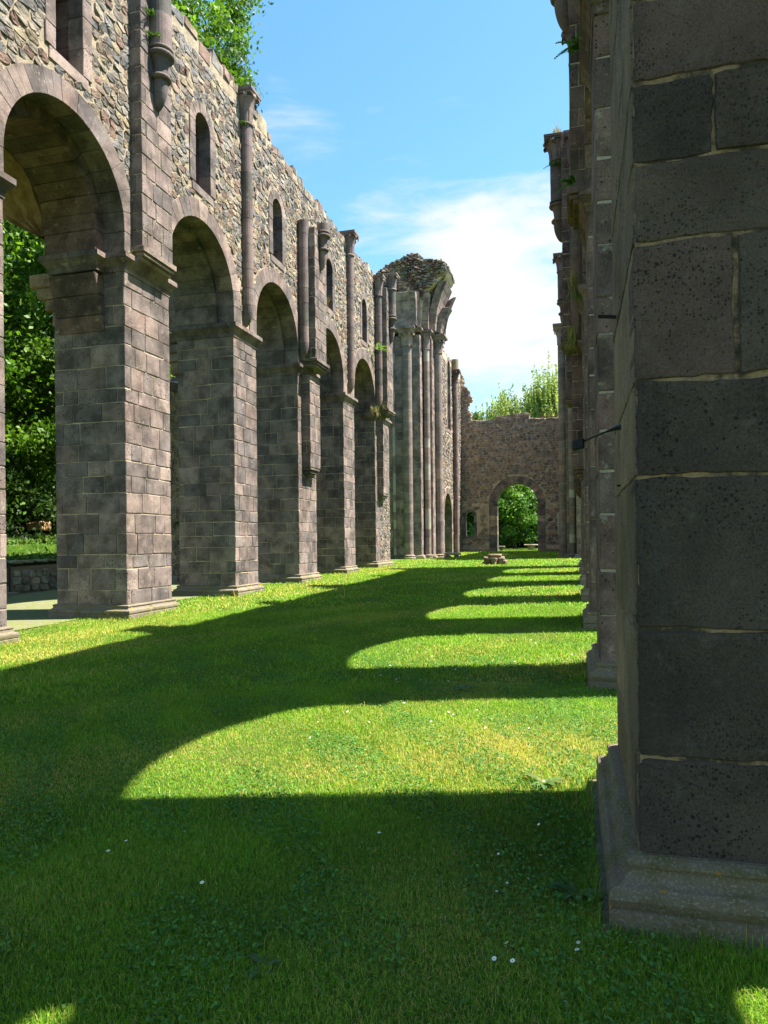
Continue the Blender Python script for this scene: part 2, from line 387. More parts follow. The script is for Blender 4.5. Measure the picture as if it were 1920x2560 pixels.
def lathe(mb, cx, cy, prof, seg=20, tint=(.2, .2, .2), mat=0, cap=True):
    vs = []; fs = []
    for r, z in prof:
        for k in range(seg):
            a = 2 * math.pi * k / seg; vs.append((cx + r * math.cos(a), cy + r * math.sin(a), z))
    for i in range(len(prof) - 1):
        for k in range(seg):
            k2 = (k + 1) % seg; fs.append((i * seg + k, i * seg + k2, (i + 1) * seg + k2, (i + 1) * seg + k))
    if cap: fs += [tuple(range(seg))[::-1], tuple((len(prof) - 1) * seg + k for k in range(seg))]
    mb.add(vs, fs, mat, tint)
def shaft(mb, cx, cy, r, z0, z1, dr=(.32, .62), pal=PAL, seg=20):
    if pal is PAL: pal = PALC
    zs = splits(z0, z1, *dr)
    lathe(mb, cx, cy, [(r * .985, z0), (r * .985, z1)], seg, (.1, .09, .08), 1)
    for a, b in zip(zs, zs[1:]):
        k = r + rnd.uniform(-.004, .004)
        lathe(mb, cx, cy, [(k - .01, a + .003), (k, a + .012), (k, b - .012), (k - .01, b - .003)], seg, pick(pal))
def horn(mb, cx, cy, r, zt, zb, dx, seg=18, tint=(.2, .17, .16)):
    vs = []; n = 10
    for i in range(n + 1):
        t = i / n; rr = r * math.sqrt(max(0.0004, 1 - t ** 1.9)); x = cx + dx * (r - rr) * .95
        for k in range(seg):
            a = 2 * math.pi * k / seg; vs.append((x + rr * math.cos(a), cy + rr * math.sin(a) * .98, zt + (zb - zt) * t))
    fs = [(i * seg + k, (i + 1) * seg + k, (i + 1) * seg + (k + 1) % seg, i * seg + (k + 1) % seg) for i in range(n) for k in range(seg)]
    fs.append(tuple(range(seg))); mb.add(vs, fs, 0, tint)
def torus(mb, cx, cy, r, z, s, tint, seg=22):
    prof = [(r - s * .6, z - s)] + [(r + s * math.cos(a), z + s * math.sin(a)) for a in [math.pi * (-.45 + .9 * i / 6) for i in range(7)]] + [(r - s * .6, z + s)]
    lathe(mb, cx, cy, prof, seg, tint)
def capital(mb, cx, cy, r, z0, h, nl=8, spread=1.0, curl=1.0, pal=PAL, aba=True):
    t = pick(pal)
    torus(mb, cx, cy, r * 1.03, z0 + .035, .035, pick(pal))
    bell = [(r, z0 + .06)] + [(r * (1.0 + .55 * spread * (i / 7) ** 2.2), z0 + .06 + (h * .8 - .06) * i / 7) for i in range(1, 8)]
    lathe(mb, cx, cy, bell, 20, t)
    for k in range(nl):
        a = 2 * math.pi * (k + .5) / nl; ca, sa = math.cos(a), math.sin(a)
        pr = [(1.02, .08), (1.06, .3), (1.13, .5), (1.3, .66), (1.6, .80), (1.82 * curl, .82), (1.92 * curl, .74), (1.84 * curl, .68), (1.74 * curl, .70)]
        wd = [.36, .38, .34, .30, .30, .32, .30, .22, .1]
        vs = []
        for (pr_, pz), w2 in zip(pr, wd):
            R_ = r * (1 + (pr_ - 1) * spread); z = z0 + h * pz; hw = r * w2
            for sgn, o_ in ((-1, 0), (-.5, .05), (.5, .05), (1, 0)):
                rr = R_ + o_ * r * 2.0; vs.append((cx + ca * rr - sa * hw * sgn, cy + sa * rr + ca * hw * sgn, z))
            vs.append((cx + ca * (R_ - .10 * r), cy + sa * (R_ - .10 * r), z - .01))
        fs = []
        for i in range(len(pr) - 1):
            for q in range(5):
                q2 = (q + 1) % 5; fs.append((i * 5 + q, i * 5 + q2, i * 5 + 5 + q2, i * 5 + 5 + q))
        fs += [(0, 1, 2, 3, 4), tuple(len(vs) - 1 - i for i in range(5))]
        mb.add(vs, fs, 0, tuple(x * rnd.uniform(.9, 1.12) for x in t))
    if aba:
        s = r * (1 + .62 * spread)
        zt = z0 + h * .82
        molding(mb, cx - s, cx + s, cy - s, cy + s, zt, [(-.02, 0), (0, .01), (0, h * .06), (.03, h * .09), (.03, h * .18)], (2, 3), pal)

# ------------------------------------------------------------ rubble stones from voronoi cells
def clip(poly, px, py, nx, ny):
    out = []; n = len(poly)
    for i in range(n):
        a, b = poly[i], poly[(i + 1) % n]
        da = (a[0] - px) * nx + (a[1] - py) * ny; db = (b[0] - px) * nx + (b[1] - py) * ny
        if da <= 0: out.append(a)
        if da * db < 0:
            s_ = da / (da - db); out.append((a[0] + (b[0] - a[0]) * s_, a[1] + (b[1] - a[1]) * s_))
    return out
def rubble(mb, frame, u0, u1, v0, v1, ok, sw=.27, sh=.17, gap=.03, hgt=.035, pal=PALR, mat=0, tilt=0.0):
    asp = sw / sh; pts = []; v = v0
    while v < v1 + sh:
        hh = sh * rnd.uniform(.8, 1.25); u = u0 - rnd.uniform(0, sw)
        while u < u1 + sw:
            ww = sw * rnd.uniform(.55, 1.5); pts.append(((u + ww / 2) / asp, v + hh / 2 + rnd.gauss(0, sh * .16))); u += ww
        v += hh
    P = np.array(pts); cell = {}
    cs = sh * 1.5
    for i, (a, b) in enumerate(pts): cell.setdefault((int(a // cs), int(b // cs)), []).append(i)
    for i, (a, b) in enumerate(pts):
        if not ok(a * asp, b): continue
        ci, cj = int(a // cs), int(b // cs); nb = [j for di in (-2, -1, 0, 1, 2) for dj in (-2, -1, 0, 1, 2) for j in cell.get((ci + di, cj + dj), []) if j != i]
        s_ = sh * 1.4; poly = [(a - s_, b - s_), (a + s_, b - s_), (a + s_, b + s_), (a - s_, b + s_)]
        for j in nb:
            c, d = pts[j]
            if abs(c - a) > 2.8 * sh or abs(d - b) > 2.8 * sh: continue
            poly = clip(poly, (a + c) / 2, (b + d) / 2, c - a, d - b)
            if len(poly) < 3: break
        if len(poly) < 3: continue
        poly = [(p * asp, q) for p, q in poly]
        cx = sum(p for p, q in poly) / len(poly); cy = sum(q for p, q in poly) / len(poly)
        pl = []
        for p, q in poly:
            d = math.hypot(p - cx, q - cy) or 1e-6; g = gap * rnd.uniform(.35, .95); k = max(.25, 1 - g / d); pl.append((cx + (p - cx) * k, cy + (q - cy) * k))
        ch = []
        for k in range(len(pl)):
            A, B = pl[k], pl[(k + 1) % len(pl)]
            ch.append((A[0] * .84 + B[0] * .16, A[1] * .84 + B[1] * .16)); ch.append((A[0] * .16 + B[0] * .84, A[1] * .16 + B[1] * .84))
        if not all(ok(cx + (p - cx) * .62, cy + (q - cy) * .62) for p, q in ch): continue
        n = len(ch); h = hgt * rnd.uniform(.5, 1.5); tx, ty = rnd.gauss(0, .10), rnd.gauss(0, .12)
        vs = []
        for k, w_ in ((1.0, -.02), (.98, h * .6), (.88, h), (.45, h * 1.08)):
            for p, q in ch:
                dp, dq = (p - cx) * k, (q - cy) * k; ww = w_ + ((dp * tx + dq * ty) if w_ > 0 else 0) + (rnd.gauss(0, .0045) if w_ > 0 else 0)
                vs.append(frame(cx + dp, cy + dq, ww))
        vs.append(frame(cx, cy, h * 1.08))
        fs = [(r_ * n + k, r_ * n + (k + 1) % n, (r_ + 1) * n + (k + 1) % n, (r_ + 1) * n + k) for r_ in range(3) for k in range(n)]
        fs += [(3 * n + k, 3 * n + (k + 1) % n, 4 * n) for k in range(n)]
        mb.add(vs, fs, mat, pick(pal, .16))
def slab_with_holes(mb, frame, outer, holes, w0, w1, mat=1, tint=(.5, .4, .3)):
    loops = [outer] + holes; flat = [p for l in loops for p in l]
    tris = tessellate_polygon([[Vector((p[0], p[1], 0)) for p in l] for l in loops]); n = len(flat)
    vs = [frame(p[0], p[1], w0) for p in flat] + [frame(p[0], p[1], w1) for p in flat]
    fs = [tuple(t) for t in tris] + [tuple(i + n for i in t[::-1]) for t in tris]; o = 0
    for l in loops:
        m = len(l)
        for i in range(m): fs.append((o + i, o + (i + 1) % m, n + o + (i + 1) % m, n + o + i))
        o += m
    mb.add(vs, fs, mat, tint)
def arc(cx, cz, r, a0, a1, n): return [(cx + r * math.cos(a0 + (a1 - a0) * i / n), cz + r * math.sin(a0 + (a1 - a0) * i / n)) for i in range(n + 1)]
def voussoirs(mb, frame, c, cz, r0, r1, z0, w0, w1, n, pal=PAL, gap=.008, jh=.34, both=True):
    """arch ring in plane (u,z) between depths w0..w1, with jambs down to z0"""
    rr = lambda: rnd.uniform(-.012, .012)
    for i in range(n):
        a = math.pi * i / n + gap / 2 / r0; b = math.pi * (i + 1) / n - gap / 2 / r0; sub = 2 if n < 14 else 1; t = pick(pal); ro = r1 + rr(); wp = rnd.uniform(0, .006)
        for s_ in range(sub):
            a_, b_ = a + (b - a) * s_ / sub, a + (b - a) * (s_ + 1) / sub
            C = []
            for w_ in (w0 + wp, w1):
                for r_ in (r0, ro):
                    for g in (a_, b_): C.append(frame(c + r_ * math.cos(g), cz + r_ * math.sin(g), w_))
            hexa(mb, C, .008 if sub == 1 else .004, t, 0, .001)
    if cz - z0 > .06:
        for sg in (1, -1):
            zs = splits(z0, cz, jh * .7, jh * 1.4)
            for a, b in zip(zs, zs[1:]):
                t = pick(pal); C = []
                for w_ in (w0 + rnd.uniform(0, .006), w1):
                    for z in (a + gap / 2, b - gap / 2):
                        for u in (r0, r1 + rr()): C.append(frame(c + sg * u, z, w_))
                hexa(mb, C, .008, t)

def gz(y):
    return float(np.interp(y, [7, 12.6, 22, 31, 43, 57, 66], [0, .08, .27, .42, .57, .74, .74]))

# ------------------------------------------------------------ ground
def ground():
    xs = sorted(set([-300, -150, -80, -40, -25] + [round(-18 + i * .5, 2) for i in range(50)] + [8, 14, 25, 50, 120, 300]))
    ys = sorted(set([-200, -80, -30, -10] + [round(-4 + i * .5, 2) for i in range(130)] + [65, 75, 90, 120, 180, 300, 600]))
    v = [(x, y, gz(y) + (.012 * math.sin(x * 1.7) * math.cos(y * 1.3) if -8 < x < 0 and y > 2 else 0)) for y in ys for x in xs]; nx = len(xs)
    mb = MB(); mb.add(v, [(j * nx + i, j * nx + i + 1, (j + 1) * nx + i + 1, (j + 1) * nx + i) for j in range(len(ys) - 1) for i in range(nx - 1)], 0, (.1, .1, .1))
    o = mb.build('ground', [M_GND], None, True); tag(o, 'grassy ground of the ruined nave floor', None, None, 'structure')
ground()
def strip(name, x0, x1, y0, y1, mat, dz, label, n=40, wob=.06):
    mb = MB(); v = []
    for i in range(n + 1):
        y = y0 + (y1 - y0) * i / n; v += [(x0 + rnd.uniform(-wob, wob), y, gz(y) + dz), (x1 + rnd.uniform(-wob, wob), y, gz(y) + dz)]
    mb.add(v, [(2 * i, 2 * i + 1, 2 * i + 3, 2 * i + 2) for i in range(n)], 0)
    return tag(mb.build(name, [mat]), label, None, None, 'structure')
strip('path', -15.7, -9.75, 2, 36, M_PATH, .016, 'worn paved path along the side aisle')

# ------------------------------------------------------------ arcades
PER = 9.38
PIERS = []
for k in range(-1, 4):
    PIERS.append((3.25 + PER * k, 4.90 + PER * k, 'major')); PIERS.append((8.05 + PER * k, 9.45 + PER * k, 'minor'))
CROWN = 9.6; IMPZ = 7.2
def arcade(side, root, y_from, y_to):
    """side 'L': nave face x=-8.85 looking +x ; side 'R': nave face x=.25 looking -x"""
    if side == 'L': xf, sg = -8.85, -1
    else: xf, sg = .25, 1
    TH = 1.7
    F = lambda u, z, w_: (xf + sg * (-w_), u, z)          # w positive = towards nave, u = y
    X = lambda d: xf + sg * d                              # d = depth into wall
    def rect(d0, d1): a, b = X(d0), X(d1); return (min(a, b), max(a, b))
    ps = [p for p in PIERS if p[0] > y_from - .1 and p[1] < y_to + 3]
    if side == 'R': ps = [(a - .14, b - .14, k) if k == 'minor' else (a - .10, b - .14, k) if 3 < a < 4 else (a, b, k) for a, b, k in ps]
    nave = 'E' if side == 'L' else 'W'
    for (a, b, kind) in ps:
        g = gz(a) - .02; far_end = side == 'L' and a > 31
        if far_end: b = b + .9
        x0, x1 = rect(0, TH); mb = MB(); near = side == 'R' and 3 < a < 4
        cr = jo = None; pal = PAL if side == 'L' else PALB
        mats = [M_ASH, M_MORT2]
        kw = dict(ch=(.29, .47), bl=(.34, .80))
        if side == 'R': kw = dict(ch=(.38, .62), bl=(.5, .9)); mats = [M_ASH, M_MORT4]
        if near:
            cr = [g + .29, .69, 1.223, 1.861, 2.257, 2.84, 3.17, 3.508, 3.85, 4.4, 4.85, 5.4, 5.9, 6.4, 6.85, IMPZ]
            jo = {0: [1.12], 1: [.93], 2: [.85], 3: [1.05], 4: [.64, 1.3], 5: [.98], 6: [.56, 1.15], 7: [.9], 8: [.7]}
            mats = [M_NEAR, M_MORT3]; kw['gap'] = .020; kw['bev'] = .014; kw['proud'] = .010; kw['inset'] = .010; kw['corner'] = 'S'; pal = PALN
        if near:
            kw['sides'] = 'EN'; box(mb, x0 + .004, x1 - .012, a + .004, b - .012, g + .29, IMPZ); gp = .0065
            for i in range(len(cr) - 1):
                js = [x0] + jo.get(i, [rnd.uniform(.7, 1.3)]) + [x1]
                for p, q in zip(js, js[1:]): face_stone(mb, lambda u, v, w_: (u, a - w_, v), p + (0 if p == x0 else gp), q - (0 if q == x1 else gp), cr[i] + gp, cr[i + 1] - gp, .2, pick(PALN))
                js = [a + .012, a + rnd.choice([.55, .85, 1.05]), b] if i % 2 else [a + .012, b]
                for p, q in zip(js, js[1:]): face_stone(mb, lambda u, v, w_: (x0 - w_, u, v), p + (0 if p < a + .1 else gp), q - (0 if q == b else gp), cr[i] + gp * .8, cr[i + 1] - gp * .8, .2, pick([(.205, .140, .090), (.18, .125, .083), (.23, .155, .10)]))
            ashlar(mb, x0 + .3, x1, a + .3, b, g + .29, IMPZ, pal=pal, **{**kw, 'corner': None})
        else: ashlar(mb, x0, x1, a, b, g + .29, IMPZ, courses=cr, joints=jo, pal=pal, **kw)
        if far_end:      # patch of bare rubble masonry low on the nave face
            rubble(mb, F, a + .75, b - .04, gz(a) + .32, 3.6, lambda u, z: a + .72 < u < b and z < 3.65, .2, .13, .028, .022, PALR)
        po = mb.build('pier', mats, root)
        mb = MB(); molding(mb, x0, x1, a, b, g, BASEP, (.55, 1.0), [(.19, .155, .12), (.16, .135, .11), (.22, .175, .13)] if side == 'L' else [(.24, .170, .108), (.20, .148, .095)])
        # worn foundation slab showing at the foot
        if side == 'R': blk(mb, x0 - .21, x1 + .2, a - .20, b + .18, g - .2, g + .022, .012, (.22, .175, .125), 0, .002)
        mb.build('base', [M_BASE], po, False)
        mb = MB(); molding(mb, x0, x1, a, b, IMPZ, IMPP, (.6, 1.1), pal); mb.build('impost', [M_ASH], po, False)
        if side == 'L' and 12 < a < 13:      # wedge corbel under the inner order
            mb = MB(); zc = [6.0, 6.33, 6.72, 7.13]
            for i in range(3):
                p0, p1 = .02 + .30 * (zc[i] - 6.0) / 1.13, .02 + .30 * (zc[i + 1] - 6.0) / 1.13
                hexa(mb, [(-10.42, a - p0, zc[i] + .005), (-9.32, a - p0, zc[i] + .005), (-10.42, a + .1, zc[i] + .005), (-9.32, a + .1, zc[i] + .005),
                          (-10.42, a - p1, zc[i + 1] - .006), (-9.32, a - p1, zc[i + 1] - .006), (-10.42, a + .1, zc[i + 1] - .006), (-9.32, a + .1, zc[i + 1] - .006)], .01, pick(PALB), 0)
            molding(mb, -10.44, -9.32, a - .26, a + .2, IMPZ - .012, IMPP, (.6, 1), PAL)
            mb.build('corbel', [M_ASH, M_MORT2], po)
    if side == 'R':
        mb = MB(); ashlar(mb, 1.9, 2.5, 2.72, 4.2, 3.8, 6.9, pal=PALB); blk(mb, 1.9, 2.35, 2.85, 4.0, 3.5, 3.79, .03, pick(PALB)); mb.build('added_sun_blocker', [M_ASH, M_MORT4], root)  # unseen block added on the aisle side to keep sun off the nearest lawn
    # arches
    ar = []
    for (a0, b0, k0), (a1, b1, k1) in zip(ps, ps[1:]):
        c = (b0 + a1) / 2; r = (a1 - b0) / 2; cz = CROWN - r
        big = side == 'L' and 10 < c < 12
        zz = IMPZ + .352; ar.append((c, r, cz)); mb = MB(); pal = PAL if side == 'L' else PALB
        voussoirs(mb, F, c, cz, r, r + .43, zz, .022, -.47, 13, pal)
        ins = .27 if big else .12
        voussoirs(mb, F, c, cz, r - ins, r + .40, zz, -.475, -TH + .0, 13, pal if not big else PALB)
        mb.build('arch', [M_ASH, M_MORT2], root)
    # wall above
    top = []; y = y_from; zt = 14.0
    while y < y_to:
        zt += rnd.uniform(-.10, .10); zt = min(14.15, max(13.8, zt)); L = rnd.uniform(.25, .7)
        k = zt - (rnd.uniform(.05, .16) if rnd.random() < .2 else 0); top += [(y, k), (min(y + L, y_to), k + rnd.uniform(-.03, .03))]; y += L + .02
    wins = [(c, .36) for c, r, cz in ar] if side == 'L' else [(c, .36) for c, r, cz in ar]
    holes = [];
    for c, r, cz in ar: holes.append([(c + r + .3, IMPZ + .34)] + arc(c, cz, r + .3, 0, math.pi, 24) + [(c - r - .3, IMPZ + .34)])
    wh = [];
    for c, hw in wins:
        zb = 10.38; hw_ = hw + .1; wh.append([(c + hw_, zb)] + arc(c, 12.25 - hw, hw_, 0, math.pi, 12) + [(c - hw_, zb)])
    # outer loop: bottom runs down between the arches so the holes become notches
    outer = [(y_from, IMPZ + .34)]
    for h in holes: outer += [p for p in h[::-1]]
    outer += [(y_to, IMPZ + .34)] + top[::-1]
    mb = MB(); slab_with_holes(mb, F, outer, wh, 0, -TH + .02, 1)
    def ok(u, z):
        if not (y_from < u < y_to) or z < IMPZ + .37: return False
        if z > 13.72: return False
        for c, r, cz in ar:
            if math.hypot(u - c, max(0, z - cz)) < r + .40: return False
        for c, hw in wins:
            if abs(u - c) < hw + .22 and 10.2 < z < 11.95: return False
            if math.hypot(u - c, z - 11.89) < hw + .22: return False
        return True
    rubble(mb, F, y_from, y_to, IMPZ + .3, 14.0, ok, .26, .16, .018, .016, PALR if side == 'L' else PALE)
    # coping stones: ragged top
    for (ya, za), (yb, zb) in zip(top[::2], top[1::2]):
        n = 4; 
        for i in range(n):
            d0, d1 = -.02 + (TH + .02) * i / n, -.02 + (TH + .02) * (i + 1) / n - .02; p0, p1 = rect(d0, d1)
            blk(mb, p0, p1, ya + .01, yb - .008, za - rnd.uniform(.18, .3), za + (rnd.uniform(.0, .07) if rnd.random() < .75 else rnd.uniform(.07, .19)), .03, pick(PALR), 0, .014)
    mb.build('upper_wall', [M_RUB, M_MORT], root)
    # windows: dressed frame
    for c, hw in wins:
        mb = MB()
        voussoirs(mb, F, c, 12.25 - hw, hw, hw + .26, 10.4, .03, -.30, 5, PAL if side == 'L' else PALB, jh=.5)
        voussoirs(mb, F, c, 12.25 - hw, hw + .004, hw + .2, 10.4, -.305, -TH + .01, 5, PALB, jh=.6)
        blk(mb, *rect(.302, TH), c - hw - .08, c + hw + .08, 10.2, 10.39, .012, pick(PAL)); x0, x1 = rect(-.028, .3); blk(mb, x0, x1, c - hw - .16, c + hw + .16, 10.18, 10.395, .012, pick(PAL))
        mb.build('window_frame', [M_ASH, M_MORT2], root)
    # responds
    for (a, b, kind) in ps:
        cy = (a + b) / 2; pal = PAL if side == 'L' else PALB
        if kind == 'minor':
            if a < y_from: continue
            mb = MB(); cx = X(-.10); r = .165
            shaft(mb, cx, cy, r, 8.2, 13.2, (.42, .75), pal); horn(mb, cx, cy, r, 8.2, 7.6, sg, 18, pick(pal))
            co = mb.build('half_column', [M_COL, M_COL], root, False)
            mb = MB(); capital(mb, cx, cy, r, 13.2, .95, 8, 1.25, 1.05, pal)
            mb.build('capital', [M_COL], co)
        else:
            far5 = a > 31; three = (side == 'L' and 21 < a < 23); first = a < 20
            d = .27 if (first or side == 'R') else .55
            if side == 'R' and a > 20: d = .55
            tp = 12.15 if three else 14.0 if not far5 else 13.35
            mb = MB(); x0, x1 = rect(-d, .05); ashlar(mb, x0, x1, cy - .56, cy + .56 if d < .5 else cy + .5, 7.78, tp, pal=pal, ch=(.3, .42), bl=(.3, .6), dep=.2 if d > .3 else .14, sides=nave + 'NS')
            po = mb.build('pilaster', [M_ASH, M_MORT2], root)
            mb = MB()
            for z0, z1, o_ in ((7.66, 7.775, .06), (7.58, 7.655, .02), (7.50, 7.575, -.05)):
                x0, x1 = rect(-d - o_ - .01, .02); blk(mb, x0, x1, cy - .56 - max(0, o_), cy + .56 + max(0, o_), z0, z1, .012, pick(pal))
            mb.build('corbel', [M_ASH], po)
            # hanging colonnette on the pilaster front
            mb = MB(); r = .245 if first or side == 'R' else .20; cx = X(-d - .10); dz = 0
            horn(mb, cx, cy, r * .66, 11.5 + dz, 10.85 + dz, sg, 18, pick(pal))
            torus(mb, cx, cy, r * .74, 11.55 + dz, .05, pick(pal))
            lathe(mb, cx, cy, [(r * .62, 11.6), (r * .60, 11.7), (r * .66, 11.82), (r * .82, 11.93), (r * .98, 11.98)], 22, pick(pal))
            torus(mb, cx, cy, r * .99, 12.02, .055, pick(pal)); torus(mb, cx, cy, r * 1.0, 12.14, .035, pick(pal))
            if three: shaft(mb, cx, cy, r * 1.05, 12.16, 12.42, (.3, .5), pal)
            else:
                shaft(mb, cx, cy, r, 12.16, 13.35, (.45, .75), pal, 24)
            ho = mb.build('hanging_column', [M_COL, M_COL], root, False)
            if not three:
                mb = MB(); capital(mb, cx, cy, r, 13.35, .75, 8, .75 if side == 'L' else .95, 1.0, pal); mb.build('capital', [M_COL], ho)
            if (not first) or side == 'R' and a > 8:
                # full-height engaged shaft beside the pilaster
                if side == 'L' or a > 20:
                    mb = MB(); cx = X(-.16); c2 = cy - .60 - .0; r = .18
                    tpz = 12.35 if three else 12.9
                    shaft(mb, cx, c2, r, 8.25, tpz, (.45, .8), pal); horn(mb, cx, c2, r, 8.25, 7.62, sg, 18, pick(pal))
                    co = mb.build('engaged_column', [M_COL, M_COL], root)
                    if not three: mb = MB(); capital(mb, cx, c2, r, 12.9, .95, 8, .95, 1.05, pal); mb.build('capital', [M_COL], co)
                    # lower pilaster hanging on the pier
                    zb = 4.15 if three else 3.85
                    mb = MB(); x0, x1 = rect(-.30, .04); ashlar(mb, x0, x1, cy - .47, cy + .47, zb, 7.25, pal=pal if side == 'R' else PAL, ch=(.3, .5), bl=(.3, .6), sides=nave + 'NS')
                    lo = mb.build('lower_pilaster', [M_ASH, M_MORT2], root)
                    mb = MB()
                    for z0, z1, o_, yy in ((zb - .1, zb - .005, .29, .44), (zb - .2, zb - .105, .24, .36), (zb - .30, zb - .205, .17, .26), (zb - .40, zb - .305, .10, .2)):
                        x0, x1 = rect(-o_, .03); blk(mb, x0, x1, cy - yy, cy + yy, z0, z1, .02, pick(pal))
                    mb.build('corbel', [M_ASH], lo)
    return ar
LA = empty('arcade_wall', (0, 0, 0), 'tall sunlit ruined arcade wall of round arches and square piers left of the lawn', 'wall')
RA = empty('arcade_wall', (0, 0, 0), 'shaded dark arcade wall seen almost edge-on along the right of the lawn', 'wall')
arcade('L', LA, 3.2, 33.95)
arcade('R', RA, -6.2, 33.1)

# vault remains in the aisle behind the nearest left arches
def vault():
    mb = MB(); xb = -10.56; c = 11.04; r = 1.32; cz = 8.0
    n = 22; m = 7; V = []
    for lay in (0, .34):
        for i in range(n + 1):
            a = math.pi * (i / n); e = 2.3 * math.sin(a) ** 1.0 + .12
            for j in range(m + 1):
                x = xb - e * j / m; s_ = .03 * math.sin(9 * a + 3 * j) + rnd.gauss(0, .012)
                V.append((x, c + (r + lay + s_) * math.cos(a), cz + (r + lay + s_) * math.sin(a)))
    K = (n + 1) * (m + 1); f = []
    for lay in (0, 1):
        for i in range(n):
            for j in range(m):
                q = [lay * K + i * (m + 1) + j, lay * K + (i + 1) * (m + 1) + j, lay * K + (i + 1) * (m + 1) + j + 1, lay * K + i * (m + 1) + j + 1]; f.append(tuple(q if lay else q[::-1]))
    for i in range(n):
        for j in (0, m): f.append((i * (m + 1) + j, (i + 1) * (m + 1) + j, K + (i + 1) * (m + 1) + j, K + i * (m + 1) + j))
    mb.add(V, f, 0, (.30, .19, .11))
    # crossing severy springing behind each pier
    for yc in (9.1, 12.98):
        for k in range(9):
            a0, a1 = math.pi * k / 18, math.pi * (k + 1) / 18
            C = []
            for g in (a0, a1):
                for rr in (2.6, 2.95):
                    for yy in (yc, yc + .42): C.append((xb - 2.6 + rr * math.cos(g), yy, 7.3 + rr * math.sin(g)))
            hexa(mb, C, .012, pick([(.26, .17, .11), (.22, .15, .11), (.2, .16, .13)]), 0, .004)
    mb.build('vault_fragment', [mortar_mat("ochre_vault_plaster", (.24, .13, .07), (.42, .27, .16), .05), M_MORT], LA)
    # aisle-side corbels and springers behind the piers
    for yc in (8.7, 13.45, 18.1):
        mb = MB()
        for z0, z1, o_ in ((6.1, 6.35, .18), (6.355, 6.7, .38), (6.705, 6.95, .55), (6.955, 7.2, .72), (7.205, 7.5, .9)):
            blk(mb, xb - o_, xb + .1, yc - .34 - o_ * .2, yc + .34 + o_ * .2, z0, z1, .03, pick([(.22, .15, .10), (.19, .14, .11)]), 0, .006)
        blk(mb, xb - .55, xb + .1, yc - .3, yc + .3, 7.63, 9.6, .05, (.17, .13, .10), 0, .01)
        mb.build('springer', [M_ASH], LA)
vault()

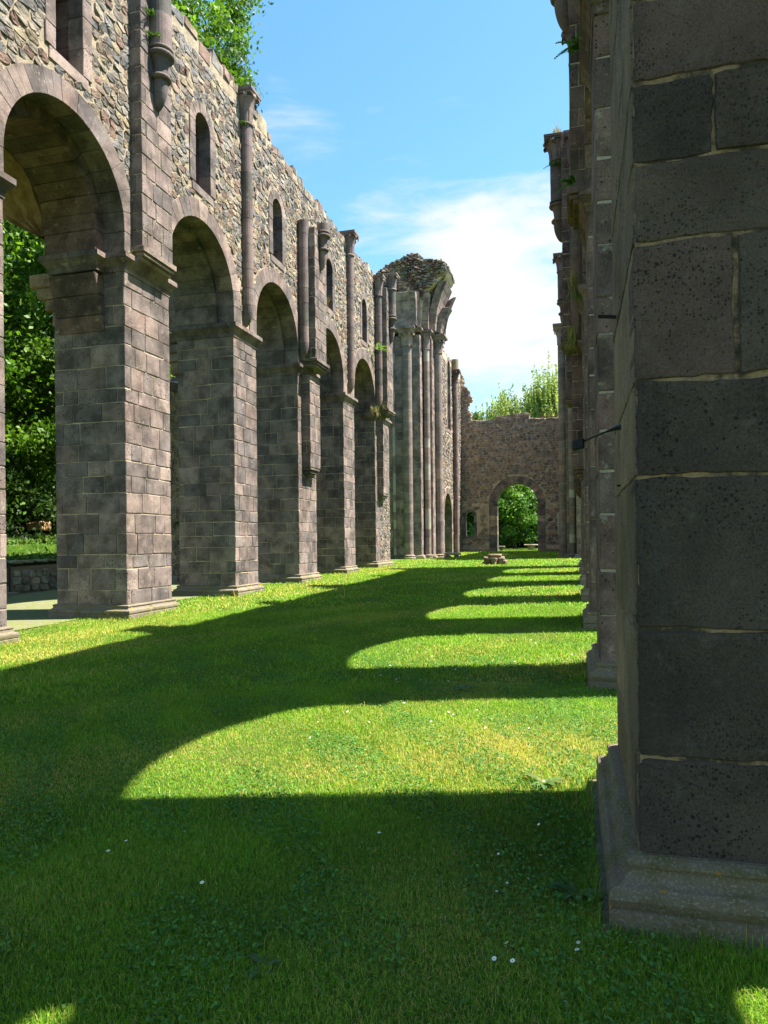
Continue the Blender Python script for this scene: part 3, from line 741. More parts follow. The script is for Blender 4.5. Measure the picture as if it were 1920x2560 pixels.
# ------------------------------------------------------------ crossing piers and choir
def crossing(root, mir, full):
    """north-east crossing pier; mir mirrors it across the nave for the opposite one"""
    MX = (lambda x: x) if not mir else (lambda x: -8.9 - x)
    def rect(a, b): a, b = MX(a), MX(b); return min(a, b), max(a, b)
    pal = [(.222, .165, .150), (.203, .153, .141), (.184, .142, .134), (.240, .173, .150)] if not mir else [(.215, .145, .128), (.18, .138, .128), (.205, .135, .118)]
    g = gz(43) - .03; zi = 14.12; dx = -1 if not mir else 1
    for x0, x1, y0, y1 in ((-11.6, -8.97, 42, 46.4), (-9.5, -8.43, 43, 46.4), (-9.3, -8.55, 43.9, 46.2)):
        a, b = rect(x0, x1); mb = MB(); ashlar(mb, a, b, y0, y1, g + .25, zi, pal=pal, ch=(.38, .55), bl=(.5, .9), sides='WES')
        p = mb.build('stepped_shaft', [M_ASH, M_MORT4], root)
        mb = MB(); molding(mb, a, b, y0, y1, g, [(.16, -.3), (.16, .12), (.1, .16), (.12, .2), (.02, .26)], (.8, 1.4), pal); mb.build('base', [M_BASE], p)
        mb = MB(); molding(mb, a, b, y0, y1, zi + .2, [(0, 0), (.08, .08), (.14, .12), (.14, .22), (0, .225)], (1, 2), pal); mb.build('impost', [M_ASH], p)
    for cx, cy, r in ((-9.74, 41.92, .30), (-8.74, 42.80, .19), (-8.25, 44.0, .27), (-10.62, 41.95, .10)):
        x = MX(cx); mb = MB(); shaft(mb, x, cy, r, g + .25, 13.35 if r > .15 else 14.1, (.4, .7), pal, 22)
        co = mb.build('column', [M_COL, M_MORT4], root)
        mb = MB(); torus(mb, x, cy, r * 1.1, g + .2, .07, pick(pal)); lathe(mb, x, cy, [(r * 1.5, g - .2), (r * 1.5, g + .1), (r * 1.1, g + .16)], 20, pick(pal)); mb.build('base', [M_BASE], co)
        if r > .15:
            mb = MB(); capital(mb, x, cy, r, 13.35, .97, 9, .72 if r > .25 else .8, 1.0, pal); mb.build('capital', [M_COL], co)
            s = r * 1.55; mb = MB(); molding(mb, x - s, x + s, cy - s, cy + s * 1.4, 14.3, [(0, 0), (.08, .06), (.12, .1), (.12, .2), (0, .203)], (1, 2), pal); mb.build('abacus', [M_ASH], co)
    if not full: return
    # springers of the lost crossing arches
    def rib(name, pts, w0, w1, th, dep, pal_=pal):
        """pts: list of (x,y,z) of the soffit line; w: horizontal width vector; dep: thickness vector"""
        mb = MB()
        for i in range(len(pts) - 1):
            p, q = Vector(pts[i]), Vector(pts[i + 1]); u = Vector(w0); d1 = Vector(dep)
            gap = (q - p).normalized() * .006
            C = [p + gap, p + u + gap, p + d1 + gap, p + u + d1 + gap, q - gap, q + u - gap, q + d1 - gap, q + u + d1 - gap]
            hexa(mb, [tuple(c) for c in C], .014, pick(pal_), 0, .003)
        return mb.build(name, [M_ASH], root)
    def curve(x0, y0, z0, dx_, dy_, H, n, p=2.2): return [(x0 + dx_ * (i / n) ** p, y0 + dy_ * (i / n) ** p, z0 + H * i / n) for i in range(n + 1)]
    Z = 14.56
    rib('springer', curve(-10.35, 41.55, Z, 0, -.35, 1.95, 4), (1.30, 0, 0), None, 0, (0, .8, 0))
    rib('springer', curve(-9.75, 42.05, Z, .05, -.15, 2.15, 4), (.72, 0, 0), None, 0, (0, .7, 0))
    rib('springer', curve(-9.02, 42.5, Z, .12, -.25, 2.15, 4), (.50, 0, 0), None, 0, (0, .8, 0))
    rib('springer', curve(-8.62, 42.75, Z, 1.05, -.35, 3.35, 8, 1.9), (.30, 0, 0), None, 0, (-.35, .8, 0))
    rib('springer', curve(-8.45, 43.5, Z, .62, 0, 1.55, 5, 1.8), (.50, 0, 0), None, 0, (0, .8, 0))
    rib('springer', curve(-8.0, 44.3, Z, .72, 0, 2.4, 6, 1.7), (.22, 0, 0), None, 0, (-.5, .6, 0))
    rib('springer', curve(-8.95, 43.0, Z, .75, 0, 3.0, 6, 1.9), (.75, 0, 0), None, 0, (0, 2, 0))
    # broken rubble mass on top
    prof = [(-11.5, 14.5), (-9.0, 14.5), (-8.75, 16.7), (-8.3, 17.0), (-7.85, 17.4), (-7.42, 17.75), (-7.25, 18.05), (-7.42, 18.45), (-7.8, 18.62), (-8.35, 18.72), (-8.75, 18.78), (-8.95, 19.05), (-9.3, 19.2), (-9.9, 19.05), (-10.4, 18.85), (-10.9, 18.72), (-11.3, 18.45), (-11.75, 18.15), (-12.1, 17.9), (-12.1, 14.5)]
    mb = MB(); F2 = lambda u, z, w_: (u, 42.35 - w_, z)
    slab_with_holes(mb, F2, prof, [], 0, -2.4, 1)
    def inp(u, z):
        c = False; n = len(prof)
        for i in range(n):
            (xa, za), (xb_, zb_) = prof[i], prof[(i + 1) % n]
            if (za > z) != (zb_ > z) and u < (xb_ - xa) * (z - za) / (zb_ - za) + xa: c = not c
        return c
    for k in range(5): rubble(mb, (lambda kk: (lambda u, z, w_: (u, 42.35 - w_ * 1.6 - .10 * math.sin(u * 3 + z * 2), z)))(k), -12, -7, 14.6, 19.5, lambda u, z: inp(u, z) and z > 16.3, .30, .15, .03, .10, PALR[:6] + PALB) if k == 0 else None
    for i in range(len(prof) - 1):           # knobbly stones along the broken outline
        (xa, za), (xb_, zb_) = prof[i], prof[i + 1]
        if min(za, zb_) < 17.85: continue
        L = math.hypot(xb_ - xa, zb_ - za); k = max(1, int(L / .2))
        for j in range(k):
            x, z = xa + (xb_ - xa) * (j + .5) / k, za + (zb_ - za) * (j + .5) / k
            for yy in (42.3, 42.8, 43.3, 43.8, 44.3):
                s = rnd.uniform(.10, .24); hz = rnd.uniform(.05, .12); blk(mb, x - s, x + s * .35, yy, yy + .46, z - hz * 1.6, z + hz * .5, .03, pick(PALR[:5] + PALB), 0, .03)
    mb.build('broken_masonry', [M_RUB, M_MORT2], root)

CP = empty('crossing_pier', (0, 0, 0), 'tall clustered crossing pier with sprung arch stubs and broken rubble top', 'pier')
crossing(CP, False, True)
CQ = empty('crossing_pier', (0, 0, 0), 'crossing pier with reddish half columns at the far end of the dark right arcade', 'pier')
crossing(CQ, True, False)

def choir_wall(root, xf, sg, pal):
    """wall running from the crossing pier to the end wall; sg=+1 faces +x"""
    F = lambda u, z, w_: (xf + sg * w_, u, z); y0, y1 = 46.3, 57.0; g = gz(50) - .1
    outer = [(y0, g)]; c, r, cz = 50.6, 1.55, 3.5
    outer += [(c - r - .2, g)] + arc(c, cz, r + .2, math.pi, 0, 16) + [(c + r + .2, g), (y1, g), (y1, 15.0), (55.6, 14.75), (54.6, 15.05), (53.2, 14.8), (52, 15.1), (50, 15.0), (48, 15.3), (y0, 15.2)]
    wh = [(51.35 + .62, 9.8)] + arc(51.35, 14.2, .62, 0, math.pi, 12) + [(51.35 - .62, 9.8)]
    mb = MB(); slab_with_holes(mb, F, outer, [wh], 0, -1.3, 1)
    def ok(u, z):
        if u < y0 or u > y1 or z < g + .2 or z > 14.7: return False
        if math.hypot(u - c, max(0, z - cz)) < r + .5: return False
        return not (abs(u - 51.35) < .9 and 9.5 < z < 14.2 or math.hypot(u - 51.35, z - 14.2) < .9)
    rubble(mb, F, y0, y1, g, 15, ok, .36, .22, .04, .03, pal)
    for i in range(26):
        u = y0 + i * .42; z = float(np.interp(u, [46.3, 48, 50, 52, 53.2, 54.6, 55.6, 57], [15.2, 15.3, 15, 15.1, 14.8, 15.05, 14.75, 15]))
        for d in (0, .45, .9): 
            a, b = xf - sg * d, xf - sg * (d + .42); blk(mb, min(a, b), max(a, b), u, u + .4, z - .15, z + rnd.uniform(.02, .14), .03, pick(pal), 0, .015)
    mb.build('wall', [M_RUB, M_MORT2], root)
    mb = MB(); voussoirs(mb, F, c, cz, r, r + .42, g, .025, -.7, 11, PAL, jh=.5); mb.build('arch', [M_ASH], root)
    mb = MB(); voussoirs(mb, F, 51.35, 14.2, .6, .86, 9.8, .03, -.9, 5, PAL, jh=.6)
    blk(mb, *sorted((xf + sg * .03, xf - sg * .5)), 50.5, 52.2, 9.5, 9.79, .015, pick(PAL)); mb.build('window_frame', [M_ASH], root)
    mb = MB(); cx = xf + sg * .22; cy = 53.0; shaft(mb, cx, cy, .19, gz(53), 13.5, (.45, .8), PALC); co = mb.build('column', [M_COL, M_COL], root)
    mb = MB(); capital(mb, cx, cy, .19, 13.5, .95, 8, 1.5, 1.05, PALB); mb.build('capital', [M_COL], co)
    mb = MB(); shaft(mb, cx, cy, .27, 14.47, 15.25, (.8, 1), [(.25, .20, .12)]); mb.build('broken_shaft', [M_COL, M_COL], co)
CW = empty('choir_wall', (0, 0, 0), 'rubble choir wall with a low arch and tall window between crossing pier and end wall', 'wall')
choir_wall(CW, -8.85, 1, PALR)
CW2 = empty('choir_wall', (0, 0, 0), 'choir wall on the far right, between the reddish crossing pier and the gateway wall', 'wall')
choir_wall(CW2, 0.25, -1, PALE)

def end_wall():
    root = empty('gateway_wall', (0, 0, 0), 'brown rubble end wall with a round arched gateway closing the far end of the lawn', 'wall')
    Y = 57.0; F = lambda u, z, w_: (u, Y - w_, z); g = .60
    def jag(x0, z0, x1, z1, n):
        p = []
        for i in range(n):
            f = i / n; x = x0 + (x1 - x0) * f; z = z0 + (z1 - z0) * f; s = rnd.uniform(-.06, .28); p += [(x + s, z), (x + s, z + (z1 - z0) / n * .8)]
        return p
    ragged = jag(-9.0, 15.3, -8.7, 14.2, 4) + jag(-8.35, 14.0, -8.15, 13.0, 4) + jag(-8.4, 12.9, -8.2, 11.5, 5)
    topz = [(-7.95, 11.3), (-7.6, 11.28), (-7.55, 11.2), (-6.9, 11.24), (-6.05, 11.3), (-5.98, 11.5), (-5.2, 11.52), (-4.3, 11.66), (-3.45, 11.62), (-3.38, 11.2), (-2.6, 11.12), (-1.6, 11.18), (-.6, 11.1), (.25, 11.15)]
    c, r, cz = -4.45, 1.6, 4.53
    outer = [(-9.5, g), (c - r - .2, g)] + arc(c, cz, r + .2, math.pi, 0, 20) + [(c + r + .2, g), (1.2, g), (1.2, 11.1)] + topz[::-1] + ragged[::-1] + [(-9.5, 15.3)]
    win = [(-8.24 + .40, 2.0)] + arc(-8.24, 3.6, .40, 0, math.pi, 10) + [(-8.24 - .40, 2.0)]
    mb = MB(); slab_with_holes(mb, F, outer, [win], 0, -1.2, 1)
    poly = outer
    def inp(u, z):
        cc = False; n = len(poly)
        for i in range(n):
            (xa, za), (xb_, zb_) = poly[i], poly[(i + 1) % n]
            if (za > z) != (zb_ > z) and u < (xb_ - xa) * (z - za) / (zb_ - za) + xa: cc = not cc
        return cc
    def ok(u, z):
        if not inp(u, z) or z < g + .35: return False
        if math.hypot(u - c, max(0, z - cz)) < r + (.62 if z > cz else .5): return False
        if abs(u + 8.24) < .58 and 1.85 < z < 3.6 or math.hypot(u + 8.24, z - 3.6) < .58: return False
        return True
    rubble(mb, F, -9.4, 1.2, g + 3.8, 15.2, lambda u, z: ok(u, z) and z > g + 3.9, .34, .20, .030, .03, PALE)
    rubble(mb, F, -9.4, 1.2, g + .3, g + 4.1, lambda u, z: ok(u, z) and z < g + 4.0, .48, .29, .026, .025, PALE)
    pts = topz
    for (xa, za), (xb_, zb_) in zip(pts, pts[1:]):
        k = max(1, int((xb_ - xa) / .3))
        for j in range(k):
            x = xa + (xb_ - xa) * j / k; z = za + (zb_ - za) * j / k; L = (xb_ - xa) / k
            for d in (-.02, .4, .8): blk(mb, x + .01, x + L - .01, Y + d, Y + d + .38, z - .16, z + rnd.uniform(.0, .1), .03, pick([(.34, .28, .2), (.28, .22, .16), (.2, .16, .12)]), 0, .012)
    for (xa, za), (xb_, zb_) in zip(ragged, ragged[1:]):
        for d in (0, .4, .8): blk(mb, xa - .3, xa + rnd.uniform(-.02, .12), Y + d - .03, Y + d + .36, min(za, zb_), min(za, zb_) + .2, .04, pick(PALE), 0, .02)
    mb.build('wall', [M_RUB, M_MORT2], root)
    mb = MB(); voussoirs(mb, F, c, cz, r, r + .60, g, .035, -1.21, 17, PALE + PAL, jh=.42)
    ar_ = mb.build('gateway_arch', [M_ASH], root)
    mb = MB()
    for sx in (-1, 1):
        a, b = sorted((c + sx * (r - .10), c + sx * (r + .55))); blk(mb, a, b, Y - .10, Y + .5, cz - .16, cz + .02, .03, pick(PAL))
    mb.build('impost', [M_ASH], ar_)
    mb = MB(); voussoirs(mb, F, -8.24, 3.6, .38, .6, 2.0, .03, -1.1, 5, PAL, jh=.5); blk(mb, -8.9, -7.6, Y - .03, Y + .3, 1.75, 1.99, .02, pick(PAL)); mb.build('window_frame', [M_ASH], root)
    mb = MB()
    for a, b in ((-9.4, -6.1), (-2.8, .9)):
        for x0, x1 in zip(splits(a, b, .6, 1.1), splits(a, b, .6, 1.1)[1:]): pass
        xs = splits(a, b, .6, 1.1)
        for x0, x1 in zip(xs, xs[1:]): blk(mb, x0 + .006, x1 - .006, Y - .12, Y + .2, g - .1, g + .34, .02, pick(PALE))
    mb.build('plinth', [M_BASE], root)
end_wall()

def notice():
    root = empty('display_board', (0, 0, 0), 'framed display board on the end wall, right of the gateway', 'board')
    mb = MB(); blk(mb, -1.32, -.42, 56.86, 56.93, 2.0, 3.75, .01, (.5, .5, .5)); mb.build('frame', [plain("board_frame", (.45, .44, .40), .6)], root)
    mb = MB(); blk(mb, -1.24, -.50, 56.84, 56.857, 2.08, 3.67, .004, (.3, .2, .1)); mb.build('panel', [M_PAPER], root)
notice()

# ------------------------------------------------------------ loose stones
def rock(mb, cx, cy, z, sx, sy, sz, tint, n=3):
    import itertools
    C = [(cx + sx * (a - .5) * rnd.uniform(.75, 1.05), cy + sy * (b - .5) * rnd.uniform(.8, 1.05), z + (0 if c == 0 else sz * rnd.uniform(.8, 1))) for c in (0, 1) for b in (0, 1) for a in (0, 1)]
    hexa(mb, C, .05, tint, 0, .015)
def stones():
    g = gz(34.5)
    root = empty('stone_fountain_base', (0, 0, 0), 'low weathered stone block with a rounded slab top standing alone on the lawn', 'carved stone')
    mb = MB()
    for i, (x, sx) in enumerate(((-4.12, .34), (-3.78, .32), (-3.44, .34))):
        rock(mb, x, 34.6, g - .05, sx, .7, .46 if i != 1 else .40, pick([(.20, .14, .10), (.16, .12, .09)]))
    rock(mb, -4.26, 34.5, g - .05, .25, .5, .22, (.16, .12, .09)); rock(mb, -3.28, 34.5, g - .05, .25, .5, .26, (.17, .12, .09))
    mb.build('block', [M_RUB], root)
    mb = MB(); lathe(mb, -3.78, 34.6, [(.26, g + .36), (.34, g + .40), (.35, g + .46), (.32, g + .50)], 18, (.24, .17, .12)); mb.build('slab', [M_RUB], root)
    mb = MB(); lathe(mb, -3.80, 34.15, [(.13, g), (.12, g + .2), (.19, g + .26), (.19, g + .32)], 12, (.2, .16, .13)); mb.build('bracket', [M_RUB], root)
    g = gz(42) 
    root = empty('stone_bench', (0, 0, 0), 'small broken stone bench at the foot of the clustered crossing pier', 'bench')
    mb = MB(); blk(mb, -7.75, -6.75, 42.6, 43.1, g + .22, g + .34, .03, (.30, .22, .16), 0, .012); mb.build('seat', [M_RUB], root)
    mb = MB(); rock(mb, -7.55, 42.85, g - .05, .42, .4, .27, (.24, .17, .12)); mb.build('support', [M_RUB], root)
    mb = MB(); rock(mb, -6.98, 42.85, g - .05, .3, .4, .27, (.28, .2, .14)); mb.build('support', [M_RUB], root)
    g = gz(62)
    root = empty('stone_table', (0, 0, 0), 'small stone table with a capital-shaped foot on the grass beyond the gateway', 'table')
    mb = MB(); blk(mb, -4.25, -3.1, 61.6, 62.2, g + .42, g + .54, .03, (.32, .27, .22), 0, .01); mb.build('tabletop', [M_RUB], root)
    mb = MB(); lathe(mb, -3.67, 61.9, [(.28, g - .05), (.22, g + .1), (.26, g + .28), (.42, g + .42)], 14, (.26, .21, .17)); mb.build('foot', [M_RUB], root)
    root = empty('stone_bench', (0, 0, 0), 'low stone bench beyond the gateway, half hidden by its left jamb', 'bench')
    mb = MB(); blk(mb, -7.2, -5.75, 60.2, 60.6, gz(60) + .3, gz(60) + .42, .03, (.28, .24, .2), 0, .01); mb.build('seat', [M_RUB], root)
    mb = MB(); rock(mb, -6.0, 60.4, gz(60) - .05, .3, .34, .34, (.22, .18, .15)); mb.build('support', [M_RUB], root)
    mb = MB(); rock(mb, -6.9, 60.4, gz(60) - .05, .3, .34, .34, (.22, .18, .15)); mb.build('support', [M_RUB], root)
stones()

# ------------------------------------------------------------ tube helper, lamp, rail
def tube(mb, pts, rs, seg=8, mat=0, tint=(.1, .1, .1)):
    vs = []; n = len(pts)
    for i, p in enumerate(pts):
        p = Vector(p); d = (Vector(pts[min(i + 1, n - 1)]) - Vector(pts[max(i - 1, 0)])).normalized()
        a = d.orthogonal().normalized() if i == 0 else (pa - d * pa.dot(d)).normalized()
        pa = a; b = d.cross(a); r = rs[i] if isinstance(rs, (list, tuple)) else rs
        for k in range(seg):
            t = 2 * math.pi * k / seg; vs.append(p + (a * math.cos(t) + b * math.sin(t)) * r)
    fs = [(i * seg + k, i * seg + (k + 1) % seg, (i + 1) * seg + (k + 1) % seg, (i + 1) * seg + k) for i in range(n - 1) for k in range(seg)]
    fs += [tuple(range(seg))[::-1], tuple((n - 1) * seg + k for k in range(seg))]
    mb.add(vs, fs, mat, tint)
def lamp():
    root = empty('wall_lamp', (0, 0, 0), 'small black floodlight on a thin angled arm fixed to the nearest right pier', 'lamp')
    mb = MB(); tube(mb, [(.26, 4.05, 2.215), (.21, 4.07, 2.205), (.17, 4.10, 2.195), (.05, 4.22, 2.165)], [.018, .012, .006, .006]); mb.build('arm', [M_METAL], root)
    mb = MB(); hexa(mb, [(.055 - .07 * a + .0 * b, 4.20 + .06 * b, 2.125 - .012 * a + .055 * c) for c in (0, 1) for b in (0, 1) for a in (0, 1)], .006, (.02, .02, .02), 0, 0); mb.build('head', [M_METAL], root)
    mb = MB(); tube(mb, [(.26, 4.3, 2.88), (.14, 4.3, 2.895)], .011); tag(mb.build('iron_stub', [M_METAL]), 'short black iron rod sticking out of the nearest right pier above the lamp', 'rod')
    mb = MB(); tube(mb, [(.26, 4.15, 1.90), (.225, 4.15, 1.90)], .006); tag(mb.build('iron_pin', [M_METAL]), 'tiny iron pin in the nearest right pier below the lamp', 'pin')
lamp()

# ------------------------------------------------------------ terrace behind the left aisle
def terrace():
    mb = MB(); xs = [-15.95, -17.6, -17.62, -22, -32, -60]; zs = [.88, 1.02, 1.38, 1.9, 3.2, 5]; ys = [2, 10, 20, 25.9, 40, 80]
    v = [(x, y, z + gz(y) + rnd.uniform(-.03, .03)) for y in ys for x, z in zip(xs, zs)]; n = len(xs)
    mb.add(v, [(j * n + i, j * n + i + 1, (j + 1) * n + i + 1, (j + 1) * n + i) for j in range(len(ys) - 1) for i in range(n - 1)], 0)
    tag(mb.build('slope', [M_GND]), 'grassy raised terrace and slope behind the left aisle', None, None, 'structure')
    root = empty('retaining_wall', (0, 0, 0), 'low mossy rubble retaining wall below the terrace, seen through the nearest left arch', 'wall')
    F = lambda u, z, w_: (-15.9 + w_, u, z); mb = MB(); slab_with_holes(mb, F, [(17.1, -.2), (26, 0), (26, 1.15), (17.1, .98)], [], 0, -.35, 1)
    rubble(mb, F, 17.1, 26, 0, 1.1, lambda u, z: 17.12 < u < 26 and 0 < z < 1.0, .34, .2, .03, .04, [(.2, .19, .15), (.16, .16, .13), (.24, .21, .15)])
    for y in splits(17.1, 25.8, .4, .8)[:-1]: blk(mb, -16.3, -15.85, y, y + .5, 1.0 + gz(y) * .5, 1.08 + gz(y) * .5, .03, (.2, .2, .13), 0, .01)
    mb.build('wall', [M_RUB, M_SOIL], root)
    root = empty('steps', (0, 0, 0), 'dark stone steps rising to the terrace beside the metal handrail', 'steps')
    for i in range(5):
        mb = MB(); blk(mb, -16.0 - .34 * (i + 1), -15.5 - .34 * i, 14.6, 17.0, -.05, .17 * (i + 1) + .1, .02, (.16, .155, .14), 0, .005); mb.build('step', [M_BASE], root)
    root = empty('handrail', (0, 0, 0), 'dark metal handrail sloping down the steps to the terrace', 'handrail')
    mb = MB(); tube(mb, [(-17.6, 17.05, 1.95), (-15.9, 17.05, 1.08), (-15.85, 17.05, .98)], .028); tube(mb, [(-17.6, 17.05, 1.45), (-16.1, 17.05, .68)], .018); mb.build('rail', [M_METAL], root)
    for x in (-15.86, -16.15): mb = MB(); tube(mb, [(x, 17.05, .0), (x, 17.05, 1.0 + (.14 if x < -16 else 0))], .022); mb.build('post', [M_METAL], root)
    root = empty('ruined_wall', (0, 0, 0), 'brown rubble wall of the side aisle, seen through the gap between first and second left piers', 'wall')
    F = lambda u, z, w_: (-13.6 + w_, u, z); out = [(21.0, 0), (25.6, 0), (25.6, 6.8), (24.2, 7.7), (22.7, 7.5), (22.0, 7.1), (21.0, 6.4)]
    mb = MB(); slab_with_holes(mb, F, out, [], 0, -.8, 1)
    rubble(mb, F, 21.0, 25.6, .1, 8, lambda u, z: 21.05 < u < 25.5 and .1 < z < 6.2 + min(1.1, (u - 21) * .7), .32, .2, .03, .03, [(.2, .19, .15), (.22, .18, .13), (.16, .155, .14), (.25, .21, .15)])
    for y in splits(21.0, 25.5, .3, .6)[:-1]:
        z = float(np.interp(y, [21, 22, 22.7, 24.2, 25.6], [6.4, 7.1, 7.5, 7.7, 6.8]))
        for d in (0, .28, .56): blk(mb, -13.62 - d - .27, -13.58 - d, y, y + .5, z - .1, z + rnd.uniform(.08, .25), .04, (.10, .09, .07), 0, .02)
    mb.build('wall', [M_RUB, M_MORT4], root)
    root = empty('stone_fragment', (0, 0, 0), 'sunlit orange carved stone fragment lying on the terrace among the ferns', 'stone')
    mb = MB(); rock(mb, -19.3, 22.2, 2.15, .7, .7, .35, (.38, .24, .12)); mb.build('slab', [M_RUB], root)
    mb = MB(); rock(mb, -19.3, 22.2, 1.6, .4, .4, .55, (.35, .29, .18)); mb.build('foot', [M_RUB], root)
terrace()

# ------------------------------------------------------------ foliage
def leafmesh(name, centers, size, cols, parent=None, mat=M_LEAF, up=.4, elong=1.7, jitter=.3):
    n = len(centers); C = np.asarray(centers, np.float32)
    nrm = npr.normal(0, 1, (n, 3)); nrm[:, 2] = nrm[:, 2] * .8 + up; nrm /= np.linalg.norm(nrm, axis=1)[:, None]
    a = npr.normal(0, 1, (n, 3)); a -= (a * nrm).sum(1)[:, None] * nrm; a /= np.linalg.norm(a, axis=1)[:, None]; b = np.cross(nrm, a)
    s = (size * npr.uniform(.6, 1.35, n))[:, None]
    V = np.stack([C - a * s * elong / 2, C + b * s * .5 + nrm * s * .12, C + a * s * elong / 2, C - b * s * .5 + nrm * s * .12], 1).reshape(-1, 3)
    me = bpy.data.meshes.new(name); me.vertices.add(4 * n); me.vertices.foreach_set('co', V.astype(np.float32).ravel())
    me.loops.add(4 * n); me.loops.foreach_set('vertex_index', np.arange(4 * n, dtype=np.int32))
    me.polygons.add(n); me.polygons.foreach_set('loop_start', np.arange(0, 4 * n, 4, dtype=np.int32))
    me.update(calc_edges=True)
    at = me.attributes.new('tint', 'FLOAT_COLOR', 'FACE'); cc = np.ones((n, 4), np.float32); cc[:, :3] = cols; at.data.foreach_set('color', cc.ravel())
    me.materials.append(mat); return link(me, name, parent)
GREENS = {'maple': [(.075, .16, .012), (.11, .21, .018), (.05, .11, .010), (.14, .25, .02)],
          'oak': [(.075, .15, .015), (.11, .20, .02), (.05, .10, .012)],
          'birch': [(.25, .30, .09), (.31, .36, .13), (.19, .25, .07)],
          'bright': [(.10, .20, .04), (.14, .25, .05), (.07, .15, .03)],
          'dark': [(.03, .065, .012), (.045, .085, .015), (.02, .05, .01)]}
def tree(name, label, base, crown, rad, h_trunk, tr, nclump, per, size, kind, sig=.45, droop=0, group=None, bark=M_BARK, shell=.55, seed=1, clumps=None, up=.4):
    g = np.random.default_rng(seed); root = empty(name, base, label, 'tree', group)
    cx = np.array(crown); rad = np.array(rad)
    if clumps is None:
        d = g.normal(0, 1, (nclump, 3)); d /= np.linalg.norm(d, axis=1)[:, None]; r_ = g.uniform(shell, 1.0, nclump)[:, None] ** .7
        cl = cx + d * r_ * rad * (1 + .18 * g.normal(0, 1, (nclump, 1)))
    else: cl = np.array(clumps); nclump = len(cl)
    P = []; Cc = []
    pal = np.array(GREENS[kind])
    for i in range(nclump):
        k = int(per * g.uniform(.6, 1.4)); s = sig * g.uniform(.6, 1.3)
        if droop:
            ns = max(3, k // 22)
            for _ in range(ns):
                o = cl[i] + g.normal(0, s, 3); L = droop * g.uniform(.4, 1.2); m = 22; t = g.uniform(0, 1, m)
                q = o + np.stack([g.normal(0, .05, m) + .12 * t, g.normal(0, .05, m), -L * t], 1); P.append(q)
                Cc.append(np.repeat(pal[g.integers(len(pal))][None] * g.uniform(.8, 1.2), m, 0))
        else:
            q = cl[i] + g.normal(0, 1, (k, 3)) * s * np.array([1, 1, .6]); P.append(q)
            Cc.append(np.repeat((pal[g.integers(len(pal))] * g.uniform(.75, 1.25))[None], k, 0) * g.uniform(.85, 1.15, (k, 1)))
    P = np.concatenate(P); Cc = np.concatenate(Cc)
    leafmesh('crown', P, size, Cc, root, up=up, elong=1.7 if not droop else 2.0)
    mb = MB(); b = Vector(base); top = Vector((crown[0], crown[1], crown[2] + rad[2] * .35)) if clumps is None else Vector(crown)
    pts = [b + (top - b) * t + Vector((math.sin(t * 5 + seed) * tr * .6, math.cos(t * 4 + seed) * tr * .6, 0)) for t in [i / 8 for i in range(9)]]
    tube(mb, pts, [tr * (1.25 if i == 0 else 1) * (1 - .82 * i / 8) for i in range(9)], 9, 0)
    for i in range(0, nclump, max(1, nclump // 42)):
        e = Vector(cl[i]); f = min(.9, max(.15, (e.z - b.z) / max(.1, (top.z - b.z)) * .72)); k = f * 8; s0 = pts[int(k)].lerp(pts[min(8, int(k) + 1)], k - int(k))
        mid = s0.lerp(e, .5) + Vector((g.normal(0, .2), g.normal(0, .2), .25 + .1 * g.normal())); r0 = tr * (1 - .8 * f) * .5
        tube(mb, [s0, s0.lerp(mid, .6), mid, mid.lerp(e, .5), e], [r0, r0 * .75, r0 * .55, r0 * .35, r0 * .12], 5, 0)
    mb.build('trunk', [bark], root, True)
    return root
# trees seen through the nearest left arch
tree('maple_tree', 'broad green tree behind the terrace, filling the nearest left arch', (-22.5, 23.5, 1.9), (-21.5, 23.5, 8.6), (4.2, 5.2, 7.8), 3, .32, 330, 330, .105, 'maple', .5, seed=3)
tree('maple_tree', 'shadowy tree on the slope left of the broad green tree, behind the steps', (-23, 17.0, 2.0), (-22.5, 17.5, 8), (4, 4.4, 6.5), 3, .3, 200, 260, .12, 'maple', .55, seed=5)
tree('maple_tree', 'tree with foliage showing above the aisle wall between first and second left piers', (-24.5, 34, 2.4), (-23.5, 34, 9), (4.2, 5, 5.5), 3, .3, 120, 150, .17, 'maple', .6, seed=6)
tree('hazel_shrub', 'low dark leafy shrub on the terrace under the broad green tree', (-20.2, 20.5, 1.6), (-20.0, 20.8, 3.0), (1.8, 2.6, 1.5), 1, .08, 60, 150, .11, 'dark', .35, seed=8)
tree('hazel_shrub', 'darker leafy shrub at the back of the slope behind the broad green tree', (-27, 26, 2.6), (-27, 26, 5), (3, 6, 3.6), 1, .2, 90, 170, .2, 'dark', .7, seed=9)
tree('lime_tree', 'very tall tree rising behind the broad green tree, its top hidden by the aisle vault', (-29, 24, 2.8), (-28.5, 25, 13.5), (5, 8, 7.5), 4, .4, 220, 230, .17, 'maple', .8, seed=10)
